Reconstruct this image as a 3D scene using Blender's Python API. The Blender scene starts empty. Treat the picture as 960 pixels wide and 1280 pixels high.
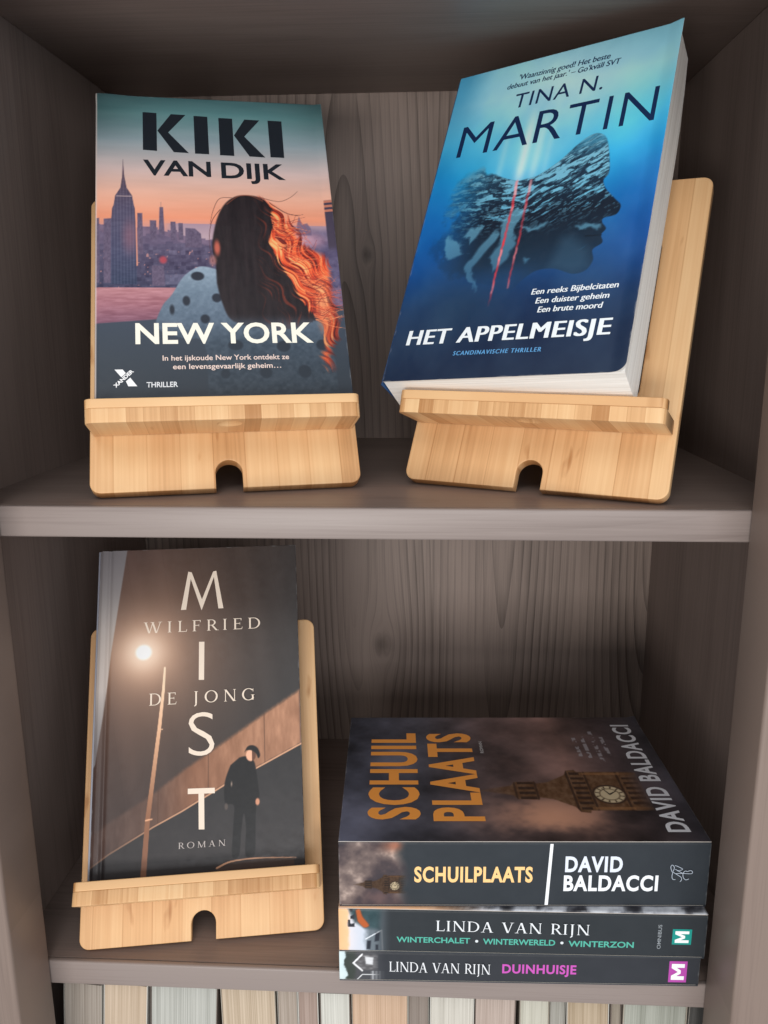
import bpy, bmesh, math, random
import numpy as np
from mathutils import Matrix, Vector

# ------------------------------------------------------------------ camera, world, lamps, exposure
scn = bpy.context.scene
C = scn.collection
CM = 0.01
cam_d = bpy.data.cameras.new('camera'); cam = bpy.data.objects.new('camera', cam_d); C.objects.link(cam)
F_PX, CAM, PITCH, YAW, ROLL = 1009.86, (21.026, -39.452, 8.777), -0.2226, 0.0547, 0.0057
cam_d.sensor_fit = 'VERTICAL'; cam_d.sensor_height = 24.0; cam_d.lens = F_PX / 1280 * 24.0
cam_d.clip_start = 0.01; cam_d.clip_end = 50
cam.matrix_world = (Matrix.Translation(Vector(CAM) * CM) @ Matrix.Rotation(YAW, 4, 'Z') @ Matrix.Rotation(PITCH, 4, 'X')
                    @ Matrix.Rotation(ROLL, 4, 'Y') @ Matrix.Rotation(math.pi / 2, 4, 'X'))
scn.camera = cam
world = bpy.data.worlds.new('World'); scn.world = world; world.use_nodes = True
bg = world.node_tree.nodes['Background']; bg.inputs[0].default_value = (0.93, 0.97, 1.0, 1); bg.inputs[1].default_value = 0.55
def area_lamp(name, loc, target, sx, sy, power, col):
    l = bpy.data.lights.new(name, 'AREA'); l.shape = 'RECTANGLE'; l.size = sx; l.size_y = sy; l.energy = power; l.color = col
    o = bpy.data.objects.new(name, l); C.objects.link(o); o.location = loc
    o.rotation_euler = (Vector(target) - Vector(loc)).to_track_quat('-Z', 'Y').to_euler()
    return o
# the window across the room, lower than the shelves
area_lamp('window_light', (-0.35, -2.4, -0.42), (0.2, 0.1, -0.05), 1.1, 0.5, 27, (1.0, 0.965, 0.92))
# added pale fill lamp further up, brightens the upper covers
area_lamp('front_fill', (0.85, -2.5, 0.42), (0.2, 0.1, -0.05), 1.4, 0.7, 20, (0.98, 0.985, 1.0))
# added overhead fill lamp that lifts the shelf tops
area_lamp('overhead_fill', (0.0, -1.5, 1.55), (0.2, 0.0, 0.0), 0.9, 0.9, 10, (1.0, 0.97, 0.93))
scn.view_settings.view_transform = 'Standard'; scn.view_settings.look = 'None'
scn.view_settings.exposure = 0.0; scn.view_settings.gamma = 1.0; scn.view_settings.use_curve_mapping = False
scn.render.engine = 'CYCLES'

# ------------------------------------------------------------------ helpers
rng = random.Random(4)
def lin(c):
    c = np.asarray(c, float) / 255.0
    return np.where(c <= 0.04045, c / 12.92, ((c + 0.055) / 1.055) ** 2.4)
def rgba(c): return tuple(float(v) for v in lin(c)) + (1.0,)
def tag(o, label=None, cat=None, group=None, kind=None):
    for k, v in (('label', label), ('category', cat), ('group', group), ('kind', kind)):
        if v: o[k] = v
    return o
def link(name, me, mat=None, parent=None):
    o = bpy.data.objects.new(name, me); C.objects.link(o)
    if mat is not None and not me.materials: me.materials.append(mat)
    if parent is not None: o.parent = parent
    return o
def empty(name, M):
    o = bpy.data.objects.new(name, None); C.objects.link(o); o.empty_display_size = 0.02; o.matrix_world = M
    return o
def frame(origin_cm, U, V, N):
    M = Matrix.Identity(4)
    for i, a in enumerate((U, V, N)):
        for r in range(3): M[r][i] = a[r]
    M.translation = Vector(origin_cm) * CM
    return M
def mesh_of(verts, faces, smooth=False):
    me = bpy.data.meshes.new('m'); me.from_pydata([tuple(c * CM for c in v) for v in verts], [], faces); me.update()
    if smooth: me.shade_smooth()
    return me
def box(name, x0, x1, y0, y1, z0, z1, mat, parent=None, bev=0.0, seg=2):
    bm = bmesh.new(); bmesh.ops.create_cube(bm, size=1)
    for v in bm.verts: v.co = Vector(((x0 if v.co.x < 0 else x1) * CM, (y0 if v.co.y < 0 else y1) * CM, (z0 if v.co.z < 0 else z1) * CM))
    if bev: bmesh.ops.bevel(bm, geom=bm.edges[:], offset=bev * CM, segments=seg, profile=0.5, affect='EDGES')
    me = bpy.data.meshes.new(name); bm.to_mesh(me); bm.free()
    if bev: me.shade_smooth()
    o = link(name, me, mat, parent)
    return o
def evaluated(o):
    dg = bpy.context.evaluated_depsgraph_get(); dg.update()
    return bpy.data.meshes.new_from_object(o.evaluated_get(dg), depsgraph=dg)
def plate(outlines, thick, bev):
    """flat plate (cm) from closed outlines (outer + holes), rounded arrises, centred on z = 0"""
    cu = bpy.data.curves.new('c', 'CURVE'); cu.dimensions = '2D'; cu.fill_mode = 'BOTH'
    for pts in outlines:
        s = cu.splines.new('POLY'); s.points.add(len(pts) - 1)
        for p, q in zip(s.points, pts): p.co = (q[0] * CM, q[1] * CM, 0, 1)
        s.use_cyclic_u = True
    cu.extrude = (thick / 2 - bev) * CM; cu.bevel_depth = bev * CM; cu.bevel_resolution = 2; cu.offset = -bev * CM
    o = bpy.data.objects.new('c', cu); C.objects.link(o)
    me = evaluated(o); bpy.data.objects.remove(o); bpy.data.curves.remove(cu)
    return me
def arc(cx, cy, r, a0, a1, n=8):
    return [(cx + r * math.cos(math.radians(a0 + (a1 - a0) * i / n)), cy + r * math.sin(math.radians(a0 + (a1 - a0) * i / n))) for i in range(n + 1)]
def rounded(x0, x1, y0, y1, r):
    return arc(x1 - r, y0 + r, r, -90, 0) + arc(x1 - r, y1 - r, r, 0, 90) + arc(x0 + r, y1 - r, r, 90, 180) + arc(x0 + r, y0 + r, r, 180, 270)

# ------------------------------------------------------------------ materials
def new_mat(name):
    m = bpy.data.materials.new(name); m.use_nodes = True; nt = m.node_tree
    return m, nt, nt.nodes['Principled BSDF']
class N:
    """tiny node helper"""
    def __init__(s, nt): s.nt = nt
    def __call__(s, kind, ins=(), **props):
        n = s.nt.nodes.new(kind)
        for k, v in props.items(): setattr(n, k, v)
        for i, v in (ins.items() if isinstance(ins, dict) else enumerate(ins)):
            if v is None: continue
            if hasattr(v, 'links') or hasattr(v, 'is_linked'): s.nt.links.new(v, n.inputs[i])
            else: n.inputs[i].default_value = v
        return n
    def m(s, op, a, b=None, c=None): return s('ShaderNodeMath', [a, b, c], operation=op).outputs[0]
def ramp(nd, fac, stops):
    r = nd('ShaderNodeValToRGB', [fac]); el = r.color_ramp.elements
    while len(el) < len(stops): el.new(0.5)
    for e, (p, c) in zip(el, stops): e.position = p; e.color = c if len(c) == 4 else rgba(c)
    return r.outputs[0]
def mix(nd, fac, a, b, mode='MIX'):
    n = nd('ShaderNodeMix', data_type='RGBA', blend_type=mode)
    for sock, v in ((n.inputs[0], fac), (n.inputs[6], a), (n.inputs[7], b)):
        if hasattr(v, 'is_linked'): nd.nt.links.new(v, sock)
        else: sock.default_value = v
    return n.outputs[2]
def plain(name, col, rough=0.5, spec=0.4, coat=0.0):
    m, nt, b = new_mat(name); b.inputs['Base Color'].default_value = rgba(col); b.inputs['Roughness'].default_value = rough
    b.inputs['Specular IOR Level'].default_value = spec; b.inputs['Coat Weight'].default_value = coat
    return m
def stained_wood(name, across, along, light, dark, plank=0.0625, ring=145.0, rough=0.5, knots=(), seed=0.0, fig=0.1):
    """plain sawn stained pine: ring figure cut along the board plus fine fibres; across/along are object axes 0..2 (metres)"""
    m, nt, b = new_mat(name); nd = N(nt)
    co = nd('ShaderNodeTexCoord').outputs['Object']; sx = nd('ShaderNodeSeparateXYZ', [co])
    u, v = sx.outputs[across], sx.outputs[along]
    for (ku, kv, kr) in knots:      # the grain bends round a knot
        du = nd.m('SUBTRACT', u, ku); dv = nd.m('MULTIPLY', nd.m('SUBTRACT', v, kv), 0.45)
        d2 = nd.m('ADD', nd.m('MULTIPLY', du, du), nd.m('MULTIPLY', dv, dv))
        push = nd.m('DIVIDE', nd.m('MULTIPLY', du, kr * kr * -1.1), nd.m('ADD', d2, kr * kr * 0.6))
        u = nd.m('ADD', u, push)
    X = nd.m('PINGPONG', nd.m('ADD', u, 10 * plank - 0.15), plank)
    lowv = nd('ShaderNodeCombineXYZ', [nd.m('MULTIPLY', u, 7.0), seed, 0.0])
    lown = nd('ShaderNodeTexNoise', {'Vector': lowv.outputs[0], 'Scale': 1.0, 'Detail': 0.0})
    vec = nd('ShaderNodeCombineXYZ', [nd.m('MULTIPLY', u, 9.0), nd.m('MULTIPLY', v, 2.2), seed])
    warp = nd('ShaderNodeTexNoise', {'Vector': vec.outputs[0], 'Scale': 1.0, 'Detail': 2.0})
    Y = nd.m('ADD', nd.m('MULTIPLY', nd.m('ADD', v, nd.m('SUBTRACT', nd.m('MULTIPLY', lown.outputs[0], 0.9), 0.45)), 0.085), nd.m('MULTIPLY', nd.m('SUBTRACT', warp.outputs[0], 0.5), 0.028))
    d = nd.m('SQRT', nd.m('ADD', nd.m('MULTIPLY', X, X), nd.m('MULTIPLY', Y, Y)))
    saw = nd.m('FRACT', nd.m('MULTIPLY', d, ring))
    ringd = nd.m('MULTIPLY', nd.m('POWER', saw, 3.5), nd('ShaderNodeMapRange', [d, 0.004, 0.014, 0.1, 1.0]).outputs[0])
    fv = nd('ShaderNodeCombineXYZ', [nd.m('MULTIPLY', u, 900.0), nd.m('MULTIPLY', v, 14.0), seed])
    fib = nd('ShaderNodeTexNoise', {'Vector': fv.outputs[0], 'Scale': 1.0, 'Detail': 3.0, 'Roughness': 0.6})
    bv = nd('ShaderNodeCombineXYZ', [nd.m('MULTIPLY', u, 30.0), nd.m('MULTIPLY', v, 3.0), seed + 3])
    blot = nd('ShaderNodeTexNoise', {'Vector': bv.outputs[0], 'Scale': 1.0, 'Detail': 3.0})
    t = nd.m('ADD', nd.m('MULTIPLY', ringd, nd.m('MULTIPLY', nd('ShaderNodeMapRange', [blot.outputs[0], 0.3, 0.65, 0.35, 1.5]).outputs[0], fig)), nd.m('ADD', nd.m('MULTIPLY', nd.m('SUBTRACT', fib.outputs[0], 0.5), 0.7), nd.m('MULTIPLY', nd.m('SUBTRACT', blot.outputs[0], 0.42), 0.7)))
    for (ku, kv, kr) in knots:
        su, sv = sx.outputs[across], sx.outputs[along]
        du = nd.m('SUBTRACT', su, ku); dv = nd.m('MULTIPLY', nd.m('SUBTRACT', sv, kv), 0.8)
        dd = nd.m('DIVIDE', nd.m('SQRT', nd.m('ADD', nd.m('MULTIPLY', du, du), nd.m('MULTIPLY', dv, dv))), kr)
        k = nd('ShaderNodeMapRange', [dd, 0.2, 1.0, 0.38, 0.0]).outputs[0]
        t = nd.m('ADD', t, k)
    col = ramp(nd, t, [(0.0, light), (0.75, dark)])
    nt.links.new(col, b.inputs['Base Color'])
    b.inputs['Roughness'].default_value = rough; b.inputs['Specular IOR Level'].default_value = 0.35
    bump = nd('ShaderNodeBump', {'Strength': 0.12, 'Distance': 0.0006, 'Height': nd.m('SUBTRACT', 1.0, t)}); nt.links.new(bump.outputs[0], b.inputs['Normal'])
    return m
WL, WD = (138, 122, 115), (90, 77, 72)
W_back = stained_wood('stained_wood_back', 0, 2, (145, 128, 119), (78, 66, 60), knots=((0.172, -0.182, 0.011), (0.162, 0.145, 0.006)), seed=0.02, fig=0.36, ring=160.0)
W_side = stained_wood('stained_wood_side', 1, 2, WL, WD, seed=0.4)
W_flat = stained_wood('stained_wood_shelf', 1, 0, WL, WD, seed=0.7, rough=0.42)
W_edge = stained_wood('stained_wood_edge', 2, 0, (146, 133, 128), (114, 101, 96), seed=1.3, rough=0.36, knots=((0.3144, -0.0098, 0.0026),))
W_post = stained_wood('stained_wood_post', 0, 2, (134, 117, 108), (98, 83, 76), seed=2.1, rough=0.42)

def bamboo(name, across, along, strip=0.019, seed=0.0, tone=1.0, spread=0.5, endgrain=0.5):
    """laminated bamboo: glued strips of differing tone with long fibres and short dark flecks at the culm nodes"""
    m, nt, b = new_mat(name); nd = N(nt)
    co = nd('ShaderNodeTexCoord').outputs['Object']; sx = nd('ShaderNodeSeparateXYZ', [co])
    oi = nd('ShaderNodeObjectInfo').outputs['Random']
    u, v = sx.outputs[across], sx.outputs[along]
    uu = nd.m('ADD', u, nd.m('MULTIPLY', oi, 0.37))
    sid = nd.m('FLOOR', nd.m('DIVIDE', nd.m('ADD', uu, 5.0), strip))
    wn = nd('ShaderNodeTexWhiteNoise', {1: nd.m('ADD', sid, seed)}, noise_dimensions='1D')
    fv = nd('ShaderNodeCombineXYZ', [nd.m('MULTIPLY', uu, 700.0), nd.m('MULTIPLY', v, 12.0), nd.m('MULTIPLY', sid, 3.7)])
    fib = nd('ShaderNodeTexNoise', {'Vector': fv.outputs[0], 'Scale': 1.0, 'Detail': 3.0})
    lv = nd('ShaderNodeCombineXYZ', [nd.m('MULTIPLY', uu, 60.0), nd.m('MULTIPLY', v, 7.0), nd.m('MULTIPLY', sid, 1.9)])
    low = nd('ShaderNodeTexNoise', {'Vector': lv.outputs[0], 'Scale': 1.0, 'Detail': 2.0})
    nv = nd('ShaderNodeCombineXYZ', [nd.m('MULTIPLY', uu, 120.0), nd.m('MULTIPLY', v, 34.0), nd.m('MULTIPLY', sid, 5.1)])
    node = nd('ShaderNodeTexNoise', {'Vector': nv.outputs[0], 'Scale': 1.0, 'Detail': 2.0})
    fleck = nd('ShaderNodeMapRange', [node.outputs[0], 0.66, 0.78, 0.0, 0.45]).outputs[0]
    edge = nd.m('ABSOLUTE', nd.m('SUBTRACT', nd.m('FRACT', nd.m('DIVIDE', nd.m('ADD', uu, 5.0), strip)), 0.5))
    joint = nd('ShaderNodeMapRange', [edge, 0.475, 0.5, 0.0, 0.3]).outputs[0]
    t = nd.m('ADD', nd.m('MULTIPLY', nd.m('SUBTRACT', wn.outputs[0], 0.5), spread), nd.m('ADD', nd.m('MULTIPLY', nd.m('SUBTRACT', fib.outputs[0], 0.5), 0.55), nd.m('MULTIPLY', nd.m('SUBTRACT', low.outputs[0], 0.5), 0.7)))
    nrm = nd('ShaderNodeSeparateXYZ', [nd('ShaderNodeTexCoord').outputs['Normal']]).outputs[along]     # cut ends are darker
    endg = nd('ShaderNodeMapRange', [nd.m('ABSOLUTE', nrm), 0.6, 0.95, 0.0, endgrain]).outputs[0]
    t = nd.m('ADD', nd.m('ADD', nd.m('ADD', t, 0.45), endg), nd.m('ADD', fleck, joint))
    f = lambda c: tuple(x * tone for x in c)
    col = ramp(nd, t, [(0.1, f((234, 196, 148))), (0.5, f((219, 173, 124))), (0.95, f((180, 128, 80)))])
    nt.links.new(col, b.inputs['Base Color']); b.inputs['Roughness'].default_value = 0.42; b.inputs['Specular IOR Level'].default_value = 0.35
    bump = nd('ShaderNodeBump', {'Strength': 0.06, 'Distance': 0.0004, 'Height': fib.outputs[0]}); nt.links.new(bump.outputs[0], b.inputs['Normal'])
    return m
B_board = bamboo('bamboo_board', 0, 1, 0.0175, spread=0.34)
B_plate = bamboo('bamboo_ledge', 0, 2, 0.0085, seed=20, spread=0.5, endgrain=0.12)
B_lip = bamboo('bamboo_lip', 2, 0, 0.02, seed=40, spread=0.2)

def paper(name, axis, c0=(236, 230, 220), c1=(204, 196, 184), freq=2600.0, seed=0.0):
    m, nt, b = new_mat(name); nd = N(nt)
    co = nd('ShaderNodeTexCoord').outputs['Object']; sx = nd('ShaderNodeSeparateXYZ', [co])
    a = nd.m('MULTIPLY', sx.outputs[axis], freq); o = [sx.outputs[i] for i in range(3) if i != axis]
    vec = nd('ShaderNodeCombineXYZ', [a, nd.m('MULTIPLY', o[0], 9.0), nd.m('ADD', nd.m('MULTIPLY', o[1], 9.0), seed)])
    n1 = nd('ShaderNodeTexNoise', {'Vector': vec.outputs[0], 'Scale': 1.0, 'Detail': 2.0})
    vec2 = nd('ShaderNodeCombineXYZ', [nd.m('MULTIPLY', sx.outputs[axis], freq * 0.16), nd.m('MULTIPLY', o[0], 4.0), nd.m('ADD', nd.m('MULTIPLY', o[1], 4.0), seed)])
    n2 = nd('ShaderNodeTexNoise', {'Vector': vec2.outputs[0], 'Scale': 1.0, 'Detail': 2.0})
    t = nd.m('ADD', nd.m('MULTIPLY', n1.outputs[0], 0.6), nd.m('MULTIPLY', n2.outputs[0], 0.4))
    nt.links.new(ramp(nd, t, [(0.33, c1), (0.6, c0)]), b.inputs['Base Color']); b.inputs['Roughness'].default_value = 0.85; b.inputs['Specular IOR Level'].default_value = 0.15
    bump = nd('ShaderNodeBump', {'Strength': 0.4, 'Distance': 0.0005, 'Height': t}); nt.links.new(bump.outputs[0], b.inputs['Normal'])
    return m
P_z = paper('page_edges', 2)
def print_mat(name, rough=0.38, spec=0.35):
    m, nt, b = new_mat(name); nd = N(nt)
    a = nd('ShaderNodeAttribute', attribute_name='Print'); nt.links.new(a.outputs['Color'], b.inputs['Base Color'])
    no = nd('ShaderNodeTexNoise', {'Vector': nd('ShaderNodeTexCoord').outputs['Object'], 'Scale': 260.0, 'Detail': 3.0})
    nt.links.new(nd('ShaderNodeMapRange', [no.outputs[0], 0.3, 0.7, rough - 0.06, rough + 0.08]).outputs[0], b.inputs['Roughness'])
    b.inputs['Specular IOR Level'].default_value = spec
    return m
PRINT = print_mat('printed_cover'); PRINT_MATT = print_mat('printed_cover_matt', 0.5, 0.3)
INK = {}
def ink(c):
    if c not in INK: INK[c] = plain('ink_%02x%02x%02x' % c, c, 0.42, 0.3)
    return INK[c]
COVER_EDGE = plain('card_edge', (205, 196, 188), 0.7, 0.2)

# ------------------------------------------------------------------ printed pictures (numpy painter on a fine vertex grid)
def noise(x, y, seed=0):
    xi = np.floor(x).astype(np.int64); yi = np.floor(y).astype(np.int64); fx = x - xi; fy = y - yi
    fx = fx * fx * (3 - 2 * fx); fy = fy * fy * (3 - 2 * fy)
    def h(a, b):
        n = (a * 374761393 + b * 668265263 + seed * 1442695041) & 0xffffffff
        n = ((n ^ (n >> 13)) * 1274126177) & 0xffffffff
        return ((n ^ (n >> 16)) & 0xffff) / 65535.0
    return (h(xi, yi) * (1 - fx) + h(xi + 1, yi) * fx) * (1 - fy) + (h(xi, yi + 1) * (1 - fx) + h(xi + 1, yi + 1) * fx) * fy
def fbm(x, y, o=4, seed=0):
    s = 0; a = 0.5
    for i in range(o): s = s + a * noise(x * 2 ** i, y * 2 ** i, seed + i * 17); a *= 0.5
    return s / (1 - 0.5 ** o)
def sst(a, b, x):
    t = np.clip((x - a) / (b - a), 0, 1); return t * t * (3 - 2 * t)
def stops(x, st):
    st = sorted(st); xs = [s[0] for s in st]
    return np.stack([np.interp(x, xs, [s[1][k] for s in st]) for k in range(3)], -1)
def over(img, mask, col):
    mask = np.clip(mask, 0, 1)[:, None]; return img * (1 - mask) + np.asarray(col, float) * mask
def poly(u, v, pts, soft=0.03):
    """soft inside mask of a polygon"""
    ins = np.zeros(u.shape, bool); dmin = np.full(u.shape, 1e9)
    n = len(pts)
    for i in range(n):
        (x0, y0), (x1, y1) = pts[i], pts[(i + 1) % n]
        if abs(y1 - y0) > 1e-9:
            c = ((y0 > v) != (y1 > v)) & (u < (x1 - x0) * (v - y0) / (y1 - y0) + x0); ins ^= c
        dx, dy = x1 - x0, y1 - y0; L = dx * dx + dy * dy + 1e-12
        t = np.clip(((u - x0) * dx + (v - y0) * dy) / L, 0, 1)
        dmin = np.minimum(dmin, np.hypot(u - x0 - t * dx, v - y0 - t * dy))
    return sst(-soft, soft, np.where(ins, dmin, -dmin))
def stroke(u, v, pts, w0, w1=None, soft=0.02):
    w1 = w0 if w1 is None else w1; m = np.zeros(u.shape); n = len(pts) - 1
    for i in range(n):
        (x0, y0), (x1, y1) = pts[i], pts[i + 1]; dx, dy = x1 - x0, y1 - y0
        t = np.clip(((u - x0) * dx + (v - y0) * dy) / (dx * dx + dy * dy + 1e-12), 0, 1)
        w = w0 + (w1 - w0) * (i + t) / n
        m = np.maximum(m, sst(soft, -soft, np.hypot(u - x0 - t * dx, v - y0 - t * dy) - w / 2))
    return m
def disc(u, v, cx, cy, rx, ry=None, soft=0.04):
    ry = rx if ry is None else ry
    return sst(soft, -soft, (np.hypot((u - cx) / rx, (v - cy) / ry) - 1) * min(rx, ry))
def curl(pts, n=24):
    """smooth a polyline (Catmull-Rom)"""
    p = [pts[0]] + list(pts) + [pts[-1]]; out = []
    for i in range(1, len(p) - 2):
        for k in range(n // len(pts) + 2):
            t = k / (n // len(pts) + 2); a, b, c, d = (np.array(p[j], float) for j in (i - 1, i, i + 1, i + 2))
            out.append(tuple(0.5 * ((2 * b) + (c - a) * t + (2 * a - 5 * b + 4 * c - d) * t * t + (3 * b - a - 3 * c + d) * t ** 3)))
    return out + [tuple(pts[-1])]

def paint_skyline(u, v):
    img = stops(v, [(21.9, (66, 102, 106)), (20.6, (98, 142, 145)), (18.4, (150, 168, 176)), (16.2, (214, 190, 186)), (14.2, (236, 178, 154)), (12.6, (236, 152, 120)), (12.0, (214, 150, 138)), (10.5, (150, 122, 142))])
    img *= (1 - 0.22 * (np.abs(u - 6.75) / 6.75) ** 3 * sst(17, 21, v))[:, None]
    img += ((fbm(u * 0.35, v * 2.2, 4, 3) - 0.5) * 16)[:, None] * np.array([1, 0.85, 0.8])
    img = over(img, (v < 12.2) * sst(3.6, 4.4, u), stops(v, [(12.2, (168, 142, 158)), (11.2, (186, 160, 170)), (10.4, (132, 112, 138))]))   # river
    for (wd, base, amp, col, sd) in ((0.26, 11.75, 0.75, (122, 104, 128), 5), (0.34, 11.25, 0.6, (104, 92, 118), 9), (0.42, 10.6, 0.55, (92, 84, 110), 12)):
        cid = np.floor(u / wd); h = noise(cid * 7.31, cid * 0 + 0.5, sd)
        sky = base + amp * (h - 0.25) - 0.9 * sst(3.2, 5.8, u) * (base > 11) + 0.2 * sst(11, 12.5, u)
        img = over(img, sst(-0.02, 0.02, sky - v), np.array(col) + (fbm(u * 3.2, v * 3.2, 3, sd) - 0.5)[:, None] * 30)
    blk = noise(np.floor(u / 0.22) * 3.1, np.floor(v / 0.27) * 2.7, 31)
    city = stops(v, [(10.8, (94, 86, 112)), (9.4, (80, 74, 100)), (7.75, (66, 66, 92))]) + ((blk - 0.5) * 34 + (fbm(u * 5, v * 5, 3, 8) - 0.5) * 34)[:, None]
    img = over(img, sst(10.9, 10.3, v), city)
    spk = noise(u * 6.5, v * 6.5, 77) * sst(10.9, 10.2, v)
    img = over(img, sst(0.86, 0.95, spk) * 0.7, (214, 150, 140))
    for q in (((2.27, 12.91), (2.54, 12.91), (2.56, 10), (2.25, 10)), ((3.5, 13.38), (3.7, 13.38), (3.74, 11.4), (3.42, 11.4)), ((4.09, 12.33), (4.36, 12.33), (4.4, 11), (4.07, 11)), ((4.52, 12.24), (4.76, 12.24), (4.78, 11), (4.5, 11)),
              ((4.9, 11.9), (5.42, 11.86), (5.75, 11.5), (5.8, 10.5), (4.85, 10.5)), ((2.95, 12.4), (3.3, 12.4), (3.3, 11), (2.95, 11)), ((0.05, 12.5), (0.2, 12.5), (0.2, 8), (0.05, 8)), ((0.45, 12.45), (0.92, 12.5), (0.92, 8), (0.45, 8)), ((3.0, 9.2), (3.65, 9.2), (3.7, 7.8), (3.0, 7.8))):
        img = over(img, poly(u, v, q), np.array((100, 88, 112)) + (noise(u * 14, v * 9, 4) - 0.5)[:, None] * 22)
    img = over(img, stroke(u, v, [(3.58, 13.3), (3.58, 13.75)], 0.03), (150, 120, 125))
    emp = [(1.51, 16.87), (1.46, 15.56), (1.36, 14.74), (1.07, 14.15), (0.98, 13.45), (0.9, 13.22), (0.84, 12.3), (0.82, 7.9), (2.2, 7.9), (2.18, 12.3), (2.14, 13.25), (2.09, 13.48), (2.0, 14.17), (1.71, 14.74), (1.59, 15.56)]
    rib = 0.5 + 0.5 * np.cos(u * 2 * math.pi / 0.17)
    ec = stops(v, [(16, (96, 78, 92)), (13.4, (88, 82, 106)), (10, (78, 80, 108)), (8, (58, 66, 92))]) + ((rib - 0.5) * 16 + (noise(u * 4, v * 11, 6) - 0.5) * 14)[:, None]
    img = over(img, poly(u, v, emp, 0.025), ec)
    img = over(img, disc(u, v, 1.85, 11.2, 0.35, 1.0, 0.3) * 0.45, (168, 110, 122))
    img = over(img, stroke(u, v, [(1.15, 14.12), (1.95, 14.13)], 0.05) * 0.8, (214, 190, 190))
    img = over(img, stroke(u, v, [(2.2, 12.9), (2.22, 9.2)], 0.07) * 0.9, (240, 160, 130))
    img = over(img, disc(u, v, 3.62, 9.6, 0.2, 0.25, 0.1) * 0.8, (196, 74, 84))
    img = over(img, poly(u, v, [(3.7, 8.6), (6.4, 8.6), (6.4, 7.9), (3.7, 7.9)], 0.05) * 0.5, (126, 124, 150))
    ter = stops(v, [(7.75, (186, 130, 136)), (6.6, (160, 106, 118)), (5.3, (128, 86, 106))]) + ((fbm(u * 1.6, v * 9, 4, 21) - 0.5) * 46)[:, None]
    img = over(img, sst(7.7, 7.66, v), ter)
    img = over(img, sst(11.2, 12.2, u) * sst(12.2, 11.6, v) * sst(5, 6, v) * 0.75, np.array((92, 84, 116)) + (fbm(u * 4, v * 4, 3, 51) - 0.5)[:, None] * 50)
    img = over(img, disc(u, v, 11.9, 11.1, 0.8, 0.5, 0.4) * 0.7, (206, 156, 172))
    img = over(img, poly(u, v, [(11.3, 12.3), (11.45, 12.9), (11.6, 12.3), (11.9, 12.4), (12.1, 12.0), (12.1, 11.5), (11.2, 11.5)], 0.05) * 0.8, (110, 94, 122))
    dk = stops(v, [(5.6, (60, 70, 85)), (3.0, (52, 61, 72)), (0.0, (42, 48, 56))])
    img = over(img, sst(0.05, -0.05, v - (5.3 + 0.085 * u)), dk)
    coat = curl([(6.46, 9.0), (5.58, 9.15), (4.7, 8.45), (4.03, 7.21), (3.49, 6.4), (3.2, 5.0), (4.6, 4.3), (5.68, 3.9), (5.75, 0.0)], 40) + [(12.7, 0), (12.75, 2.6), (12.3, 5.2), (10.0, 6.5), (7.2, 8.5)]
    cc = stops(v, [(9.2, (146, 164, 182)), (7.4, (112, 130, 148)), (5.6, (92, 108, 126)), (4.0, (63, 76, 90)), (1.2, (50, 59, 69)), (0, (43, 49, 57))]) + ((fbm(u * 5, v * 5, 3, 40) - 0.5) * 26)[:, None]
    img = over(img, poly(u, v, coat, 0.05), cc)
    for (cx, cy, rx, ry) in ((5.46, 8.49, 0.36, 0.3), (4.8, 6.8, 0.2, 0.33), (4.02, 6.2, 0.13, 0.33), (5.77, 5.58, 0.25, 0.3), (6.45, 7.0, 0.26, 0.3), (7.33, 3.84, 0.4, 0.34), (9.93, 3.73, 0.38, 0.36), (12.08, 3.8, 0.33, 0.36), (10.98, 2.07, 0.36, 0.42), (8.87, 2.04, 0.33, 0.36), (6.7, 2.0, 0.25, 0.3)):
        img = over(img, disc(u, v, cx, cy, rx, ry, 0.06), stops(np.full_like(v, cy), [(9, (44, 48, 60)), (4, (42, 50, 61)), (2, (40, 48, 58))]))
    # hair: sunlit side first, then the dark mass, then loose strands
    p = u * 0.90 + v * 0.42; q = -u * 0.42 + v * 0.90
    wv = 0.32 * np.sin(q * 1.3 + 0.8 * u) + 0.16 * np.sin(q * 2.9 - u)
    st = fbm((p + wv) * 7.5 + 0.9 * fbm(u * 0.8, v * 0.8, 2, 2), q * 0.55, 5, 61)
    glow = curl([(9.1, 14.3), (9.9, 13.8), (10.5, 13.0), (11.0, 12.0), (11.6, 10.8), (12.7, 10.0), (13.0, 8.8), (12.85, 7.3), (13.0, 5.9), (13.1, 4.7), (12.7, 3.9), (12.5, 3.2), (12.45, 2.0), (12.05, 2.9), (12.3, 3.9), (12.2, 4.8), (11.9, 5.5)], 60) + [(11.2, 6.2), (10.2, 8.5), (9.3, 11.0), (9.2, 13.5)]
    gm = poly(u + (st - 0.5) * 0.9, v + wv * 0.3, glow, 0.2)
    gc = stops(st, [(0.28, (92, 32, 32)), (0.42, (176, 58, 42)), (0.55, (236, 96, 56)), (0.72, (255, 172, 112))])
    gc = gc * (0.86 + 0.2 * sst(5, 9, v))[:, None]
    img = over(img, gm, gc)
    img = over(img, disc(u, v, 12.35, 6.6, 0.35, 1.5, 0.3) * 0.7, (246, 170, 120))
    dark = curl([(6.5, 9.3), (6.35, 10.6), (6.55, 12.0), (6.85, 13.05), (7.25, 13.8), (7.8, 14.28), (8.4, 14.42), (9.1, 14.3), (9.75, 13.75), (9.95, 12.6), (9.65, 11.0), (10.1, 9.6), (10.7, 8.2), (11.2, 6.8), (11.7, 5.5), (10.6, 4.9), (9.0, 4.9), (7.3, 5.4), (6.75, 6.6), (6.5, 8.0)], 80)
    dm = poly(u + (st - 0.5) * 0.55 * sst(8.5, 9.8, u), v, dark, 0.07)
    dm = dm * (1 - 0.8 * sst(6.0, 4.7, v))
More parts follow.
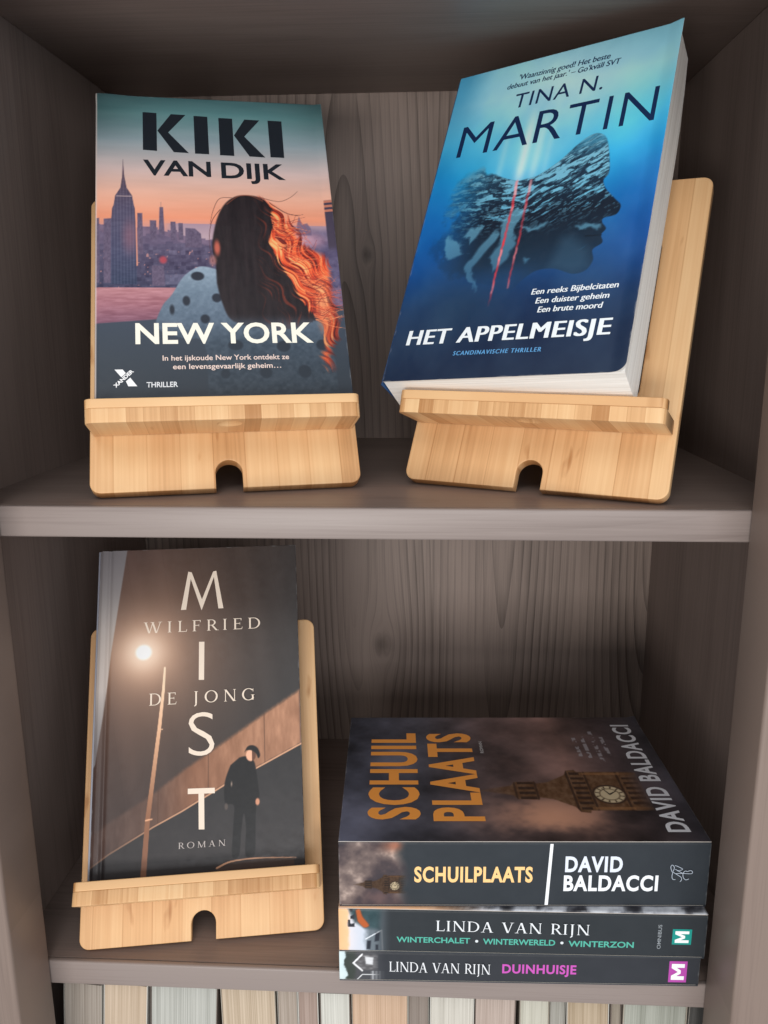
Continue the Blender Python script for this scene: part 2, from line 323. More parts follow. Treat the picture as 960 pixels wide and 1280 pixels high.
    s2 = fbm(u * 4.5, v * 0.55, 4, 91)
    img = over(img, dm, np.array((40, 34, 38)) + ((s2 - 0.5) * 24)[:, None] * np.array([1.0, 0.8, 0.75]))
    img = over(img, dm * sst(8.6, 9.7, u) * sst(0.5, 0.75, st) * 0.5, (170, 66, 46))
    img = over(img, stroke(u, v, curl([(7.3, 13.7), (8.0, 14.32), (8.7, 14.38), (9.4, 14.0)]), 0.05) * 0.6, (176, 92, 66))
    img = over(img, disc(u, v, 6.62, 10.5, 0.16, 0.5, 0.1) * 0.8, (226, 112, 92))
    img = over(img, disc(u, v, 6.35, 9.6, 0.2, 0.35, 0.1) * 0.6, (200, 130, 120))
    r = np.random.RandomState(5)
    for k in range(120):
        y0 = r.uniform(5.5, 13); x0 = np.interp(y0, [5, 8, 11, 13], [12.0, 11.3, 10.0, 9.8]); L = r.uniform(0.7, 2.2); a = r.uniform(-1.6, 0.7) * (0.4 + 0.6 * (y0 > 9))
        pts = curl([(x0, y0), (x0 + L * 0.45, y0 + a * L * 0.3 - 0.15), (x0 + L * 0.85, y0 + a * L * 0.3 - r.uniform(-0.3, 0.5)), (x0 + L * 1.05, y0 + a * L * 0.5 + r.uniform(-0.5, 0.3))], 12)
        img = over(img, stroke(u, v, pts, 0.05, 0.012) * 0.8, ((226, 96, 62), (180, 62, 48), (250, 150, 100), (120, 48, 46))[k % 4])
    for pts in ([(6.9, 13.3), (6.4, 12.4), (6.2, 11.0), (6.35, 9.5)], [(7.6, 14.2), (6.9, 14.1), (6.5, 13.2), (6.3, 12.2)], [(9.8, 13.9), (10.6, 13.2), (11.3, 13.0), (11.7, 13.05)], [(10.0, 13.7), (10.8, 13.1), (11.4, 12.95)], [(9.2, 14.3), (10.3, 14.0), (11.0, 14.3), (11.5, 14.8)]):
        img = over(img, stroke(u, v, curl(pts), 0.045, 0.02) * 0.8, (82, 48, 48))
    img = over(img, sst(12.98, 13.05, u) * sst(14.2, 14.1, v) * sst(10.2, 10.8, v), np.where((np.sin(v * 18) > 0)[:, None] & (v > 13.1)[:, None], (190, 120, 100), (70, 62, 80)))
    img = over(img, sst(0.10, 0.05, u) * 0.75, (226, 206, 196))
    return img

def paint_water_face(u, v):
    img = stops(v, [(21.5, (140, 208, 228)), (19, (158, 222, 240)), (16, (84, 198, 238)), (13.5, (36, 166, 224)), (10.5, (26, 114, 182)), (7.5, (30, 80, 138)), (4.5, (30, 57, 94)), (2.5, (28, 46, 74)), (0, (26, 40, 64))])
    cl = fbm(u * 0.35 + 3, v * 0.28, 4, 5)
    g = np.exp(-((u - 7.5) / 3.6) ** 2 - ((v - 18.5) / 3.2) ** 2); img = over(img, g * 0.75 * (0.5 + cl), (206, 240, 246))
    g = np.exp(-((u - 6.2) / 2.6) ** 2 - ((v - 14.2) / 2.6) ** 2); img = over(img, g * 0.72, (150, 228, 246))
    g = np.exp(-((u - 11.7) / 1.6) ** 2 - ((v - 14.8) / 2.0) ** 2); img = over(img, g * 0.45, (90, 206, 246))
    e = sst(3.0, 0.0, u) * sst(18, 12, v) * sst(4, 9, v); img = over(img, e * 0.4, (24, 106, 188))
    e = sst(2.8, 0.0, u) * sst(14, 20, v); img = over(img, e * 0.55, (34, 140, 196))
    e = sst(10.5, 13.6, u) * sst(16, 11, v) * sst(4, 8, v); img = over(img, e * 0.45, (28, 84, 166))
    img += ((cl - 0.5) * 44)[:, None] * np.array([0.9, 1, 0.9])
    g = np.exp(-((u - 4.0) / 2.6) ** 2 - ((v - 4.4) / 2.0) ** 2); img = over(img, g * 0.55, (30, 54, 78))
    for (x0, w, a) in ((5.65, 0.32, 0.8), (6.45, 0.28, 0.45), (4.3, 0.22, 0.25), (7.1, 0.2, 0.2)):
        b = np.exp(-((u - x0 - (v - 13) * 0.02) / w) ** 2) * sst(11.5, 13.5, v) * sst(18.5, 15.5, v); img = over(img, b * a, (226, 246, 250))
    face = curl([(6.7, 12.6), (7.42, 13.0), (8.1, 13.53), (8.86, 14.35), (9.66, 14.85), (10.35, 14.5), (10.7, 13.41), (10.92, 12.04), (10.7, 11.55), (10.91, 10.96), (11.51, 10.21), (11.88, 9.72), (11.72, 9.2), (11.1, 9.09), (11.06, 8.81), (11.32, 8.4), (11.12, 8.05), (11.26, 7.55), (10.81, 7.19), (10.94, 6.56), (10.66, 5.98), (9.97, 5.84), (8.91, 6.29), (7.91, 6.28), (7.24, 5.81), (6.6, 5.2), (5.6, 5.6), (4.6, 5.9), (3.4, 6.4), (2.2, 7.2), (1.5, 8.3), (1.35, 9.3), (2.1, 9.9), (1.65, 11.6), (1.95, 13.3), (3.2, 13.66), (4.6, 12.97), (5.65, 12.5)], 150)
    wob = (fbm(u * 2.2, v * 2.2, 4, 33) - 0.5)
    lf = sst(5.0, 2.5, u)
    m = poly(u + wob * 1.6 * lf, v + wob * 1.0 * lf, face, 0.04 + 0.35 * lf)
    m = m * (1 - 0.75 * sst(4.6, 1.2, u)) * (1 - 0.8 * sst(7.2, 5.4, v) * sst(8.6, 6.4, u))
    m = m * (1 - 0.55 * sst(13.3, 14.9, v))
    img = over(img, m, stops(v, [(14.5, (52, 92, 116)), (12.5, (30, 54, 76)), (10, (20, 31, 46)), (8, (24, 42, 60)), (6, (30, 56, 82))]))
    # snow fields: patches that follow the slope
    slope = np.where(u > 6.2, 0.42, -0.12)
    a = v - slope * (u - 6.2)
    pt = fbm(u * 1.7 + 5 + 0.8 * wob, a * 6.0 + 1.2 * wob, 5, 71)
    snow = sst(0.57, 0.66, pt + 0.10 * sst(10.2, 12.6, v) - 0.22 * sst(10.4, 9.0, v))
    img = over(img, m * snow * (0.25 + 0.75 * sst(8.0, 11, v)), stops(v, [(14, (128, 190, 214)), (11, (104, 176, 206)), (8, (70, 124, 160))]))
    fine = sst(0.56, 0.66, fbm(u * 4.2 + 2 * wob, a * 11 + 2 * wob, 4, 83)) * sst(8.2, 10.5, v)
    img = over(img, m * fine * 0.45, (120, 186, 212)); img = over(img, m * sst(0.56, 0.66, fbm(u * 3.1 + 9, a * 8 + wob, 4, 87)) * sst(8.2, 10.5, v) * 0.5, (22, 36, 52))
    for q in ([(9.5, 8.75), (10.2, 8.95), (11.0, 8.75), (11.0, 8.5), (10.2, 8.55)], [(6.5, 9.4), (7.3, 9.2), (8.0, 9.35), (7.8, 9.05), (7.0, 8.9)], [(5.2, 9.9), (5.9, 10.6), (6.35, 10.2), (6.1, 9.2), (6.3, 8.1), (6.0, 7.2), (5.4, 6.6), (5.0, 7.6), (5.5, 8.7)], [(4.0, 7.0), (4.6, 7.8), (5.3, 9.0), (4.9, 9.3), (4.1, 8.2), (3.6, 7.2), (3.9, 6.0), (4.6, 5.4), (4.3, 6.2)], [(7.0, 7.2), (7.5, 7.25), (7.2, 6.85)], [(3.3, 9.7), (4.2, 9.8), (3.9, 9.2), (3.5, 8.6), (3.0, 9.2)], [(1.9, 9.4), (2.6, 9.0), (3.2, 8.0), (2.4, 7.8), (1.9, 8.5)]):
        img = over(img, poly(u + wob * 0.5, v + wob * 0.5, q, 0.12) * 0.65, stops(v, [(10.5, (120, 188, 214)), (6, (70, 120, 154))]))
    img = over(img, poly(u, v, [(8.6, 6.4), (9.0, 8.2), (9.6, 8.3), (10.6, 7.2), (10.7, 6.2), (9.9, 5.9)], 0.5) * m * 0.45, (58, 92, 118))
    img = over(img, stroke(u, v, [(10.3, 8.1), (11.15, 8.03)], 0.09, 0.05) * 0.7, (16, 26, 38))
    for pts, w, al in (([(5.61, 12.5), (5.67, 10.7), (5.63, 8.92), (5.58, 6.88), (5.56, 4.4)], 0.17, 1.0), ([(6.49, 12.4), (6.47, 10.7), (6.52, 8.77), (6.47, 7.04), (6.46, 5.4)], 0.16, 0.75)):
        sm = stroke(u + (noise(u * 0, v * 5, 3) - 0.5) * 0.05, v, pts, w, w * 0.6, 0.06) * al * (0.45 + 0.75 * fbm(u * 0.5, v * 2.6, 3, 44)) * sst(4.0, 6.0, v)
        img = over(img, sm, np.where((v > 11.6)[:, None], (226, 150, 160), (222, 58, 70)))
        img = over(img, sm * sst(0.5, 0.7, noise(u * 0, v * 1.7, 12)) * 0.6, (246, 190, 196))
    return img

def paint_street_lamp(u, v):
    img = stops(u - 0.25 * (v - 14), [(0, (104, 88, 90)), (4, (98, 84, 82)), (7.5, (82, 74, 74)), (12.6, (68, 70, 76))]) * (0.9 + 0.06 * sst(8, 20, v))[:, None]
    img = over(img, sst(9, 4, v) * 0.4, (76, 66, 70))
    a = u + 0.16 * (v - 10)
    img *= (0.92 + 0.16 * noise(a * 1.1, v * 0 + 0.3, 4) + 0.05 * (fbm(u * 6, v * 1.2, 3, 8) - 0.5))[:, None]
    img = over(img, sst(0.03, 0.0, np.abs(np.mod(a, 2.3) - 1.1)) * 0.25, (60, 52, 52))
    r = np.hypot(u - 2.88, v - 14.37)
    img = over(img, 0.85 * np.exp(-(r / 2.4) ** 2), (240, 202, 176)); img = over(img, 0.7 * np.exp(-(r / 5.4) ** 2), (178, 146, 130))
    band = [(12.64, 11.44), (10.3, 9.96), (7.31, 7.97), (5.43, 6.73), (3.6, 5.4), (0.99, 3.82), (0, 3.1), (0, 1.25), (1.08, 2.0), (3.66, 3.43), (5.34, 4.25), (7.92, 5.69), (9.91, 6.62), (12.64, 7.95)]
    low = [(0, 1.25), (1.08, 2.0), (3.66, 3.43), (5.34, 4.25), (7.92, 5.69), (9.91, 6.62), (12.64, 7.95), (12.64, 0), (0, 0)]
    bc = stops(u, [(0, (92, 78, 78)), (3.5, (112, 90, 84)), (6, (158, 116, 94)), (9, (180, 138, 114)), (12.6, (184, 142, 118))]) + ((fbm(u * 3.2, v * 0.9, 4, 14) - 0.5) * 34)[:, None]
    img = over(img, poly(u, v + (fbm(u * 9, v * 9, 3, 3) - 0.5) * 0.1, band, 0.16), bc)
    for x in (10.35, 6.9, 3.9):
        img = over(img, sst(0.04, 0.01, np.abs(u - x)) * poly(u, v, band, 0.03) * 0.7, (96, 70, 58))
    img = over(img, poly(u, v, low, 0.03), stops(v, [(8, (56, 58, 64)), (2, (62, 62, 68)), (0, (54, 52, 58))]) + ((fbm(u * 2, v * 2, 4, 17) - 0.5) * 12)[:, None])
    img = over(img, stroke(u, v, [(0, 1.25), (1.08, 2.0), (3.66, 3.43), (5.34, 4.25), (7.92, 5.69), (9.91, 6.62), (12.64, 7.95)], 0.09) * stops(u, [(0, (0.3,) * 3), (4, (0.8,) * 3), (12, (0.9,) * 3)])[:, 0], (222, 178, 150))
    img = over(img, poly(u, v, [(0, 21.4), (1.71, 21.4), (1.3, 18.0), (0.88, 14.5), (0.5, 10.4), (0.12, 7.4), (0, 7.2)], 0.04), stops(v, [(21, (152, 156, 172)), (16, (186, 192, 204)), (12, (196, 200, 210)), (8, (150, 154, 168))]))
    pole = [(4.2, 13.3), (4.14, 11.95), (3.91, 9.35), (3.3, 3.81), (3.1, 0.3)]
    img = over(img, stroke(u, v, pole, 0.11, 0.34), stops(v, [(13, (246, 226, 208)), (9, (214, 178, 152)), (4, (166, 122, 98)), (0, (150, 108, 88))]))
    img = over(img, stroke(u, v, [(3.2, 3.85), (3.55, 3.9)], 0.1) * 0.8, (226, 180, 150)); img = over(img, stroke(u, v, [(3.86, 9.4), (4.1, 9.35)], 0.07), (222, 190, 166))
    man = [(8.8, 7.3), (9.2, 7.35), (9.62, 7.1), (9.78, 6.62), (9.91, 5.57), (9.97, 4.8), (9.8, 4.5), (9.72, 3.24), (9.63, 1.35), (9.1, 1.4), (9.15, 3.0), (9.02, 3.86), (8.84, 2.72), (8.72, 1.42), (8.3, 1.42), (8.4, 3.32), (8.42, 4.4), (7.9, 4.6), (7.9, 5.84), (8.25, 6.86)]
    img = over(img, poly(u, v, curl(man, 60), 0.05), np.array((27, 28, 33)) + ((fbm(u * 4, v * 4, 3, 28) - 0.5) * 12)[:, None])
    img = over(img, disc(u, v, 9.5, 7.4, 0.3, 0.37), np.where((u > 9.55)[:, None], (122, 84, 70), (226, 184, 164))); img = over(img, poly(u, v, curl([(9.12, 7.62), (9.3, 7.95), (9.62, 8.02), (9.92, 7.82), (10.06, 7.4), (9.95, 7.2), (9.8, 7.5), (9.5, 7.72), (9.2, 7.72)], 30), 0.04), (30, 27, 31))
    img = over(img, disc(u, v, 9.86, 4.52, 0.13, 0.22), (204, 152, 130)); img = over(img, disc(u, v, 7.97, 4.35, 0.1, 0.2) * 0.6, (130, 120, 118)); img = over(img, disc(u, v, 8.3, 5.7, 0.04, 0.14), (188, 176, 170))
    img = over(img, stroke(u, v, curl([(7.4, 0.75), (8.24, 1.07), (9.82, 1.16), (12.1, 1.03)]), 0.13, 0.05), (206, 164, 138)); img = over(img, poly(u, v, [(7.4, 0.7), (8.3, 1.0), (9.8, 1.08), (12.0, 1.0), (12.0, 0), (7.4, 0)], 0.05) * 0.6, (104, 80, 70))
    img = img * np.array([1.07, 1.0, 0.93])
    img = over(img, 0.35 * np.exp(-(r / 3.0) ** 2), (236, 200, 172))
    img = over(img, 0.95 * np.exp(-(r / 1.15) ** 2), (250, 226, 204)); img = over(img, sst(0.62, 0.34, r + 0.0 * u), (255, 255, 252))
    return img

def tower(img, u, v, x0, y0, s, al=1.0, wide=1.0, drop=0.0):
    """clock tower lying along +u (foot to the right); s = cm per unit, drawn from the spire tip at 0 to 10"""
    a = (u - x0) / s; bc = (v - y0 + drop) / s; b = (v - y0) / s / wide
    stone = np.array((104, 74, 52)) + ((fbm(a * 5, b * 5, 3, 3) - 0.5) * 50)[:, None]
    out = [(0, 0), (2.0, 0.35), (2.2, 0.62), (3.4, 0.66), (3.5, 0.5), (4.2, 0.62), (5.3, 1.15), (5.5, 1.5), (6.0, 1.55), (6.1, 1.4), (9.6, 1.4), (9.6, -1.4), (6.1, -1.4), (6.0, -1.55), (5.5, -1.5), (5.3, -1.15), (4.2, -0.62), (3.5, -0.5), (3.4, -0.66), (2.2, -0.62), (2.0, -0.35)]
    m = poly(a, b, out, 0.05) * al * sst(10, 8.6, a) * (0.35 + 0.65 * sst(0.3, 2.4, a))
    img = over(img, m, stone)
    dkm = m * ((np.abs(np.mod(b, 0.36) - 0.18) < 0.09) & (((a > 5.6) & (a < 6.4)) | ((a > 2.4) & (a < 3.3)) | ((a > 8.6) & (a < 9.5))))
    img = over(img, dkm * 0.7, (44, 30, 26))
    for x in (2.2, 3.4, 5.45, 6.5, 8.4):
        img = over(img, m * sst(0.09, 0.04, np.abs(a - x)) * 0.7, (52, 36, 30))
    img = over(img, m * sst(0.12, 0.06, np.abs(np.abs(b) - 1.25)) * (a > 6.2) * 0.5, (170, 120, 78))
    img = over(img, disc(a, bc, 7.5, 0, 0.98, 0.98, 0.06) * al, (66, 46, 36)); img = over(img, disc(a, bc, 7.5, 0, 0.84, 0.84, 0.06) * al, (206, 186, 152))
    th = np.arctan2(bc, a - 7.5); rr = np.hypot(a - 7.5, bc)
    img = over(img, al * (rr < 0.82) * (rr > 0.58) * sst(0.10, 0.04, np.abs(np.mod(th, math.pi / 6) - math.pi / 12)) * 0.8, (70, 56, 44))
    img = over(img, al * sst(0.07, 0.03, np.abs(rr - 0.56)) * 0.6, (96, 78, 60))
    img = over(img, al * stroke(a, bc, [(7.5, 0), (7.95, 0.35)], 0.12, 0.05), (40, 32, 28)); img = over(img, al * stroke(a, bc, [(7.5, 0), (7.2, 0.62)], 0.1, 0.04), (40, 32, 28))
    return img
def paint_clock_cover(u, v):
    n = fbm(u * 0.3, v * 0.35, 5, 6)
    img = stops(u, [(0, (88, 90, 106)), (5, (84, 82, 92)), (9, (104, 86, 86)), (14, (112, 86, 80)), (17.5, (74, 62, 64)), (20.3, (52, 50, 56))]) * (0.22 + 1.5 * n)[:, None]
    g = np.exp(-((u - 12.0) / 3.4) ** 2 - ((v - 2.2) / 2.4) ** 2); img = over(img, g * 0.85 * sst(0.36, 0.6, n), (226, 164, 132))
    g = np.exp(-((u - 11.5) / 3.0) ** 2 - ((v - 9.0) / 3.0) ** 2); img = over(img, g * 0.45 * sst(0.4, 0.7, fbm(u * 0.4, v * 0.4, 4, 16)), (150, 112, 104))
    img = tower(img, u, v, 8.1, 5.0, 1.05, wide=1.42, drop=0.42)
    for (x, y0, y1) in ((15.26, 9.0, 11.45), (15.85, 8.8, 11.6), (16.55, 8.3, 12.3), (17.15, 9.15, 11.55)):     # print too small to read
        img = over(img, sst(0.15, 0.1, np.abs(u - x)) * (v > y0) * (v < y1) * sst(0.42, 0.5, noise(u * 4, v * 5.5, 9)) * 0.75, (168, 164, 170))
    return img
def paint_clock_spine(u, v):
    base = np.zeros((len(u), 3)) + np.array((70, 78, 87)) + ((fbm(u * 1.2, v * 1.2, 3, 2) - 0.5) * 8)[:, None]
    n = fbm(u * 0.9, v * 0.9, 5, 9)
    art = stops(n, [(0.25, (72, 68, 80)), (0.45, (112, 96, 100)), (0.6, (160, 138, 134)), (0.78, (206, 182, 170))])
    art = over(art, np.exp(-((u - 3.1) / 0.7) ** 2 - ((v - 3.85) / 0.4) ** 2) * 0.8, (206, 128, 96)); art = over(art, np.exp(-((u - 2.2) / 0.8) ** 2 - ((v - 0.6) / 0.6) ** 2) * 0.6, (178, 136, 132))
    art = tower(art, u, v, 0.75, 1.4, 0.31, wide=1.3, drop=0.1)
    return over(base, sst(3.95, 3.2, u + (n - 0.5)), art)
def paint_winter_spine(u, v):
    img = np.zeros((len(u), 3)) + np.array((68, 75, 82)) + ((fbm(u * 1.3, v * 1.3, 3, 3) - 0.5) * 7)[:, None]
    n = fbm(u * 2.2, v * 2.2, 4, 13)
    art = stops(u + (n - 0.5) * 0.3, [(0, (240, 186, 136)), (0.42, (244, 196, 150)), (0.62, (226, 222, 228)), (1.3, (206, 214, 228)), (1.8, (150, 164, 176))])
    art = over(art, poly(u, v, [(0.6, 2.8), (2.4, 2.8), (2.3, 1.5), (1.5, 1.6), (0.9, 2.0)], 0.2), np.array((74, 108, 116)) + ((n - 0.5) * 60)[:, None])
    art = over(art, poly(u, v, curl([(0.95, 2.7), (1.2, 2.75), (1.35, 2.3), (1.7, 1.75), (1.4, 1.6), (1.05, 2.0)], 20), 0.06), (206, 104, 52))
    art = over(art, sst(0.5, 0.6, noise(u * 7, v * 4, 6)) * sst(0.45, 0.6, u) * sst(1.0, 0.8, u) * (v > 1.6), (70, 72, 84))
    for q in ([(1.55, 0.2), (1.75, 0.2), (1.8, 0.75), (1.58, 0.75)], [(2.0, 0.7), (2.25, 0.75), (2.3, 1.3), (2.05, 1.3)], [(2.05, 0.15), (2.2, 0.15), (2.2, 0.5), (2.05, 0.5)]):
        art = over(art, poly(u, v, q, 0.05), (58, 66, 82))
    art = over(art, stroke(u, v, [(1.5, 0.85), (2.4, 1.45), (2.45, 0.1)], 0.07) * 0.8, (240, 244, 250))
    img = over(img, sst(3.0, 1.9, u), art)
    return img
def paint_dune_spine(u, v):
    img = np.zeros((len(u), 3)) + np.array((76, 80, 89)) + ((fbm(u * 1.3, v * 1.3, 3, 5) - 0.5) * 7)[:, None]
    n = fbm(u * 2.5, v * 2.5, 4, 19)
    art = stops(u + (n - 0.5) * 0.5, [(0, (214, 230, 232)), (0.28, (206, 224, 228)), (0.4, (84, 96, 88)), (0.75, (92, 100, 94)), (1.0, (112, 112, 118)), (2.0, (104, 106, 114))])
    art = over(art, poly(u, v, [(0.8, 1.2), (1.25, 1.75), (2.2, 1.8), (2.2, 0.75), (1.25, 0.75)], 0.05), np.array((150, 148, 152)) + ((noise(u * 5, v * 14, 2) - 0.5) * 60)[:, None])
    art = over(art, stroke(u, v, [(1.3, 1.78), (0.8, 1.2), (1.3, 0.7)], 0.1), (240, 240, 242)); art = over(art, poly(u, v, [(1.45, 1.65), (1.95, 1.6), (1.9, 1.1), (1.5, 1.15)], 0.06) * 0.8, (238, 240, 244))
    art = over(art, stroke(u, v, [(1.0, 0.1), (1.3, 0.45), (2.3, 0.45)], 0.06), (228, 230, 232)); art = over(art, sst(0.1, 0.05, np.abs(np.mod(u, 0.2) - 0.1)) * (u > 1.75) * (v < 0.7) * 0.8, (214, 216, 220))
    return over(img, sst(2.7, 1.8, u), art)
def paint_winter_cover(u, v):
    n = fbm(u * 1.4, v * 2.2, 5, 24)
    img = stops(n + 0.05 * np.sin(u), [(0.3, (58, 58, 64)), (0.45, (116, 118, 126)), (0.55, (190, 194, 204)), (0.75, (226, 230, 238))])
    return over(img, sst(9.0, 4.0, u), (226, 176, 136))
def paint_dune_cover(u, v):
    n = fbm(u * 4, v * 3, 4, 27)
    img = stops(n, [(0.3, (96, 84, 48)), (0.55, (160, 134, 74)), (0.75, (206, 178, 112))])
    return over(img, sst(12.6, 10.5, u), (196, 208, 212))

def printed_sheet(w, h, nx, ny, painter, zf=None, rim=0.03, corner=None, gain=1.0):
    """card sheet in the local xy plane (cm), printed side +z, with a thin rim; the print is a colour attribute"""
    xs = np.linspace(0, w, nx + 1); ys = np.linspace(0, h, ny + 1)
    X, Y = np.meshgrid(xs, ys); u = X.ravel().copy(); v = Y.ravel().copy()
    col = lin(np.clip(painter(u, v), 4, 255)); col = col * (gain + (1 - gain) * sst(0.35, 0.85, col.max(-1, keepdims=True)) * (gain < 1))
    de = np.minimum(np.minimum(u, w - u), np.minimum(v, h - v)) + 0.16 * fbm(u * 2.5, v * 2.5, 3, 7)       # rubbed edges
    wear = (0.22 * sst(0.11, 0.055, de))[:, None]; col = col * (1 - wear) + wear * 0.5
    if corner:      # rounded corner at bottom right
        r = corner; dx = (u - (w - r)) / r; dy = (r - v) / r; k = (dx > 0) & (dy > 0)
        f = np.where(k, np.maximum(dx, dy) / np.maximum(np.hypot(dx, dy), 1e-9), 1)
        u = np.where(k, w - r + dx * f * r, u); v = np.where(k, r - dy * f * r, v)
    z = zf(u, v) if zf else np.zeros_like(u)
    nv = len(u); idx = np.arange(nv).reshape(ny + 1, nx + 1)
    quads = np.stack([idx[:-1, :-1], idx[:-1, 1:], idx[1:, 1:], idx[1:, :-1]], -1).reshape(-1, 4)
    ring = np.concatenate([idx[0, :-1], idx[:-1, -1], idx[-1, :0:-1], idx[:0:-1, 0]])
    rv = np.stack([u[ring], v[ring], z[ring] - rim], -1); ro = nv + np.arange(len(ring)); nxt = np.roll(np.arange(len(ring)), -1)
    rim_q = np.stack([ring, ro, ro[nxt], ring[nxt]], -1)
    verts = np.concatenate([np.stack([u, v, z], -1), rv]) * CM
    faces = np.concatenate([quads, rim_q])
    me = bpy.data.meshes.new('sheet'); me.vertices.add(len(verts)); me.vertices.foreach_set('co', verts.ravel())
    me.loops.add(faces.size); me.loops.foreach_set('vertex_index', faces.ravel().astype(np.int32))
    me.polygons.add(len(faces)); me.polygons.foreach_set('loop_start', np.arange(0, faces.size, 4, dtype=np.int32))
    me.polygons.foreach_set('material_index', np.concatenate([np.zeros(len(quads), np.int32), np.ones(len(rim_q), np.int32)]))
    me.update(calc_edges=True); me.validate()
    at = me.attributes.new('Print', 'FLOAT_COLOR', 'POINT')
    full = np.ones((len(verts), 4)); full[:nv, :3] = np.clip(col, 0, 0.9); at.data.foreach_set('color', full.ravel().astype(np.float32))
    return me
def sheet_part(name, me, parent, M=None, mat=None):
    me.materials.append(mat or PRINT); me.materials.append(COVER_EDGE)
    o = link(name, me, None, parent)
    if M is not None: o.matrix_local = M
    return o

# ------------------------------------------------------------------ lettering
def font_mesh(text, weight=0.0, shear=0.0, space=1.0):
    cu = bpy.data.curves.new('t', 'FONT'); cu.body = text; cu.size = 1.0; cu.offset = weight; cu.shear = shear; cu.space_character = space; cu.resolution_u = 4
    o = bpy.data.objects.new('t', cu); C.objects.link(o); me = evaluated(o); bpy.data.objects.remove(o); bpy.data.curves.remove(cu)
    co = np.empty(len(me.vertices) * 3); me.vertices.foreach_get('co', co); co = co.reshape(-1, 3)
    return me, co
CAP = {}
def lettering(parent, text, x0, x1, base, cap, col, weight=0.0, shear=0.0, space=1.0, M=None, z=0.012, name='lettering', smear=0.0):
    """text fitted between x0 and x1 (cm) with capitals 'cap' high on the baseline 'base'"""
    me, co = font_mesh(text, weight, shear, space)
    if weight not in CAP:
        _, c = font_mesh('H', weight); CAP[weight] = (c[:, 1].min(), c[:, 1].max())
    b0, b1 = CAP[weight]
    lo, hi = co[:, 0].min(), co[:, 0].max()
    co = np.stack([x0 + (co[:, 0] - lo) / (hi - lo) * (x1 - x0), base + (co[:, 1] - b0) / (b1 - b0) * cap, np.full(len(co), z)], -1) * CM
    me.vertices.foreach_set('co', co.ravel()); me.update()
    if smear:       # bolder: two more copies beside the first, each a hair higher
        bm = bmesh.new()
        for k, d in enumerate((-smear, 0.0, smear)):
            m2 = me.copy(); m2.transform(Matrix.Translation((d * CM, 0, 0.0012 * k * CM))); bm.from_mesh(m2); bpy.data.meshes.remove(m2)
        bm.to_mesh(me); bm.free()
    me.materials.clear(); o = link(name, me, ink(col), parent)
    if M is not None: o.matrix_local = M
    return o
def shapes(parent, polys, col, M=None, z=0.012, name='lettering'):
    """flat printed shapes (cm); later shapes lie a hair above earlier ones"""
    V, Fc = [], []
    for k, p in enumerate(polys):
        i = len(V); V += [(a, b, z + 0.0012 * k) for a, b in p]; n = len(p)
        if n == 4 or n == 3: Fc.append(tuple(range(i, i + n)))
        else: Fc.append(tuple(range(i, i + n)))
    o = link(name, mesh_of(V, Fc), ink(col), parent)
    if M is not None: o.matrix_local = M
    return o
def ring_quads(cx, cy, rx, ry, tx, ty, a0, a1, n=14):
    """part of an elliptical stroke, thick at the sides (tx) and thin at top and bottom (ty)"""
    q = []
    for i in range(n):
        p = []
        for a in (a0 + (a1 - a0) * i / n, a0 + (a1 - a0) * (i + 1) / n):
            c, s = math.cos(math.radians(a)), math.sin(math.radians(a)); p.append(((cx + rx * c, cy + ry * s), (cx + (rx - tx) * c, cy + (ry - ty) * s)))
        q.append([p[0][0], p[1][0], p[1][1], p[0][1]])
    return q
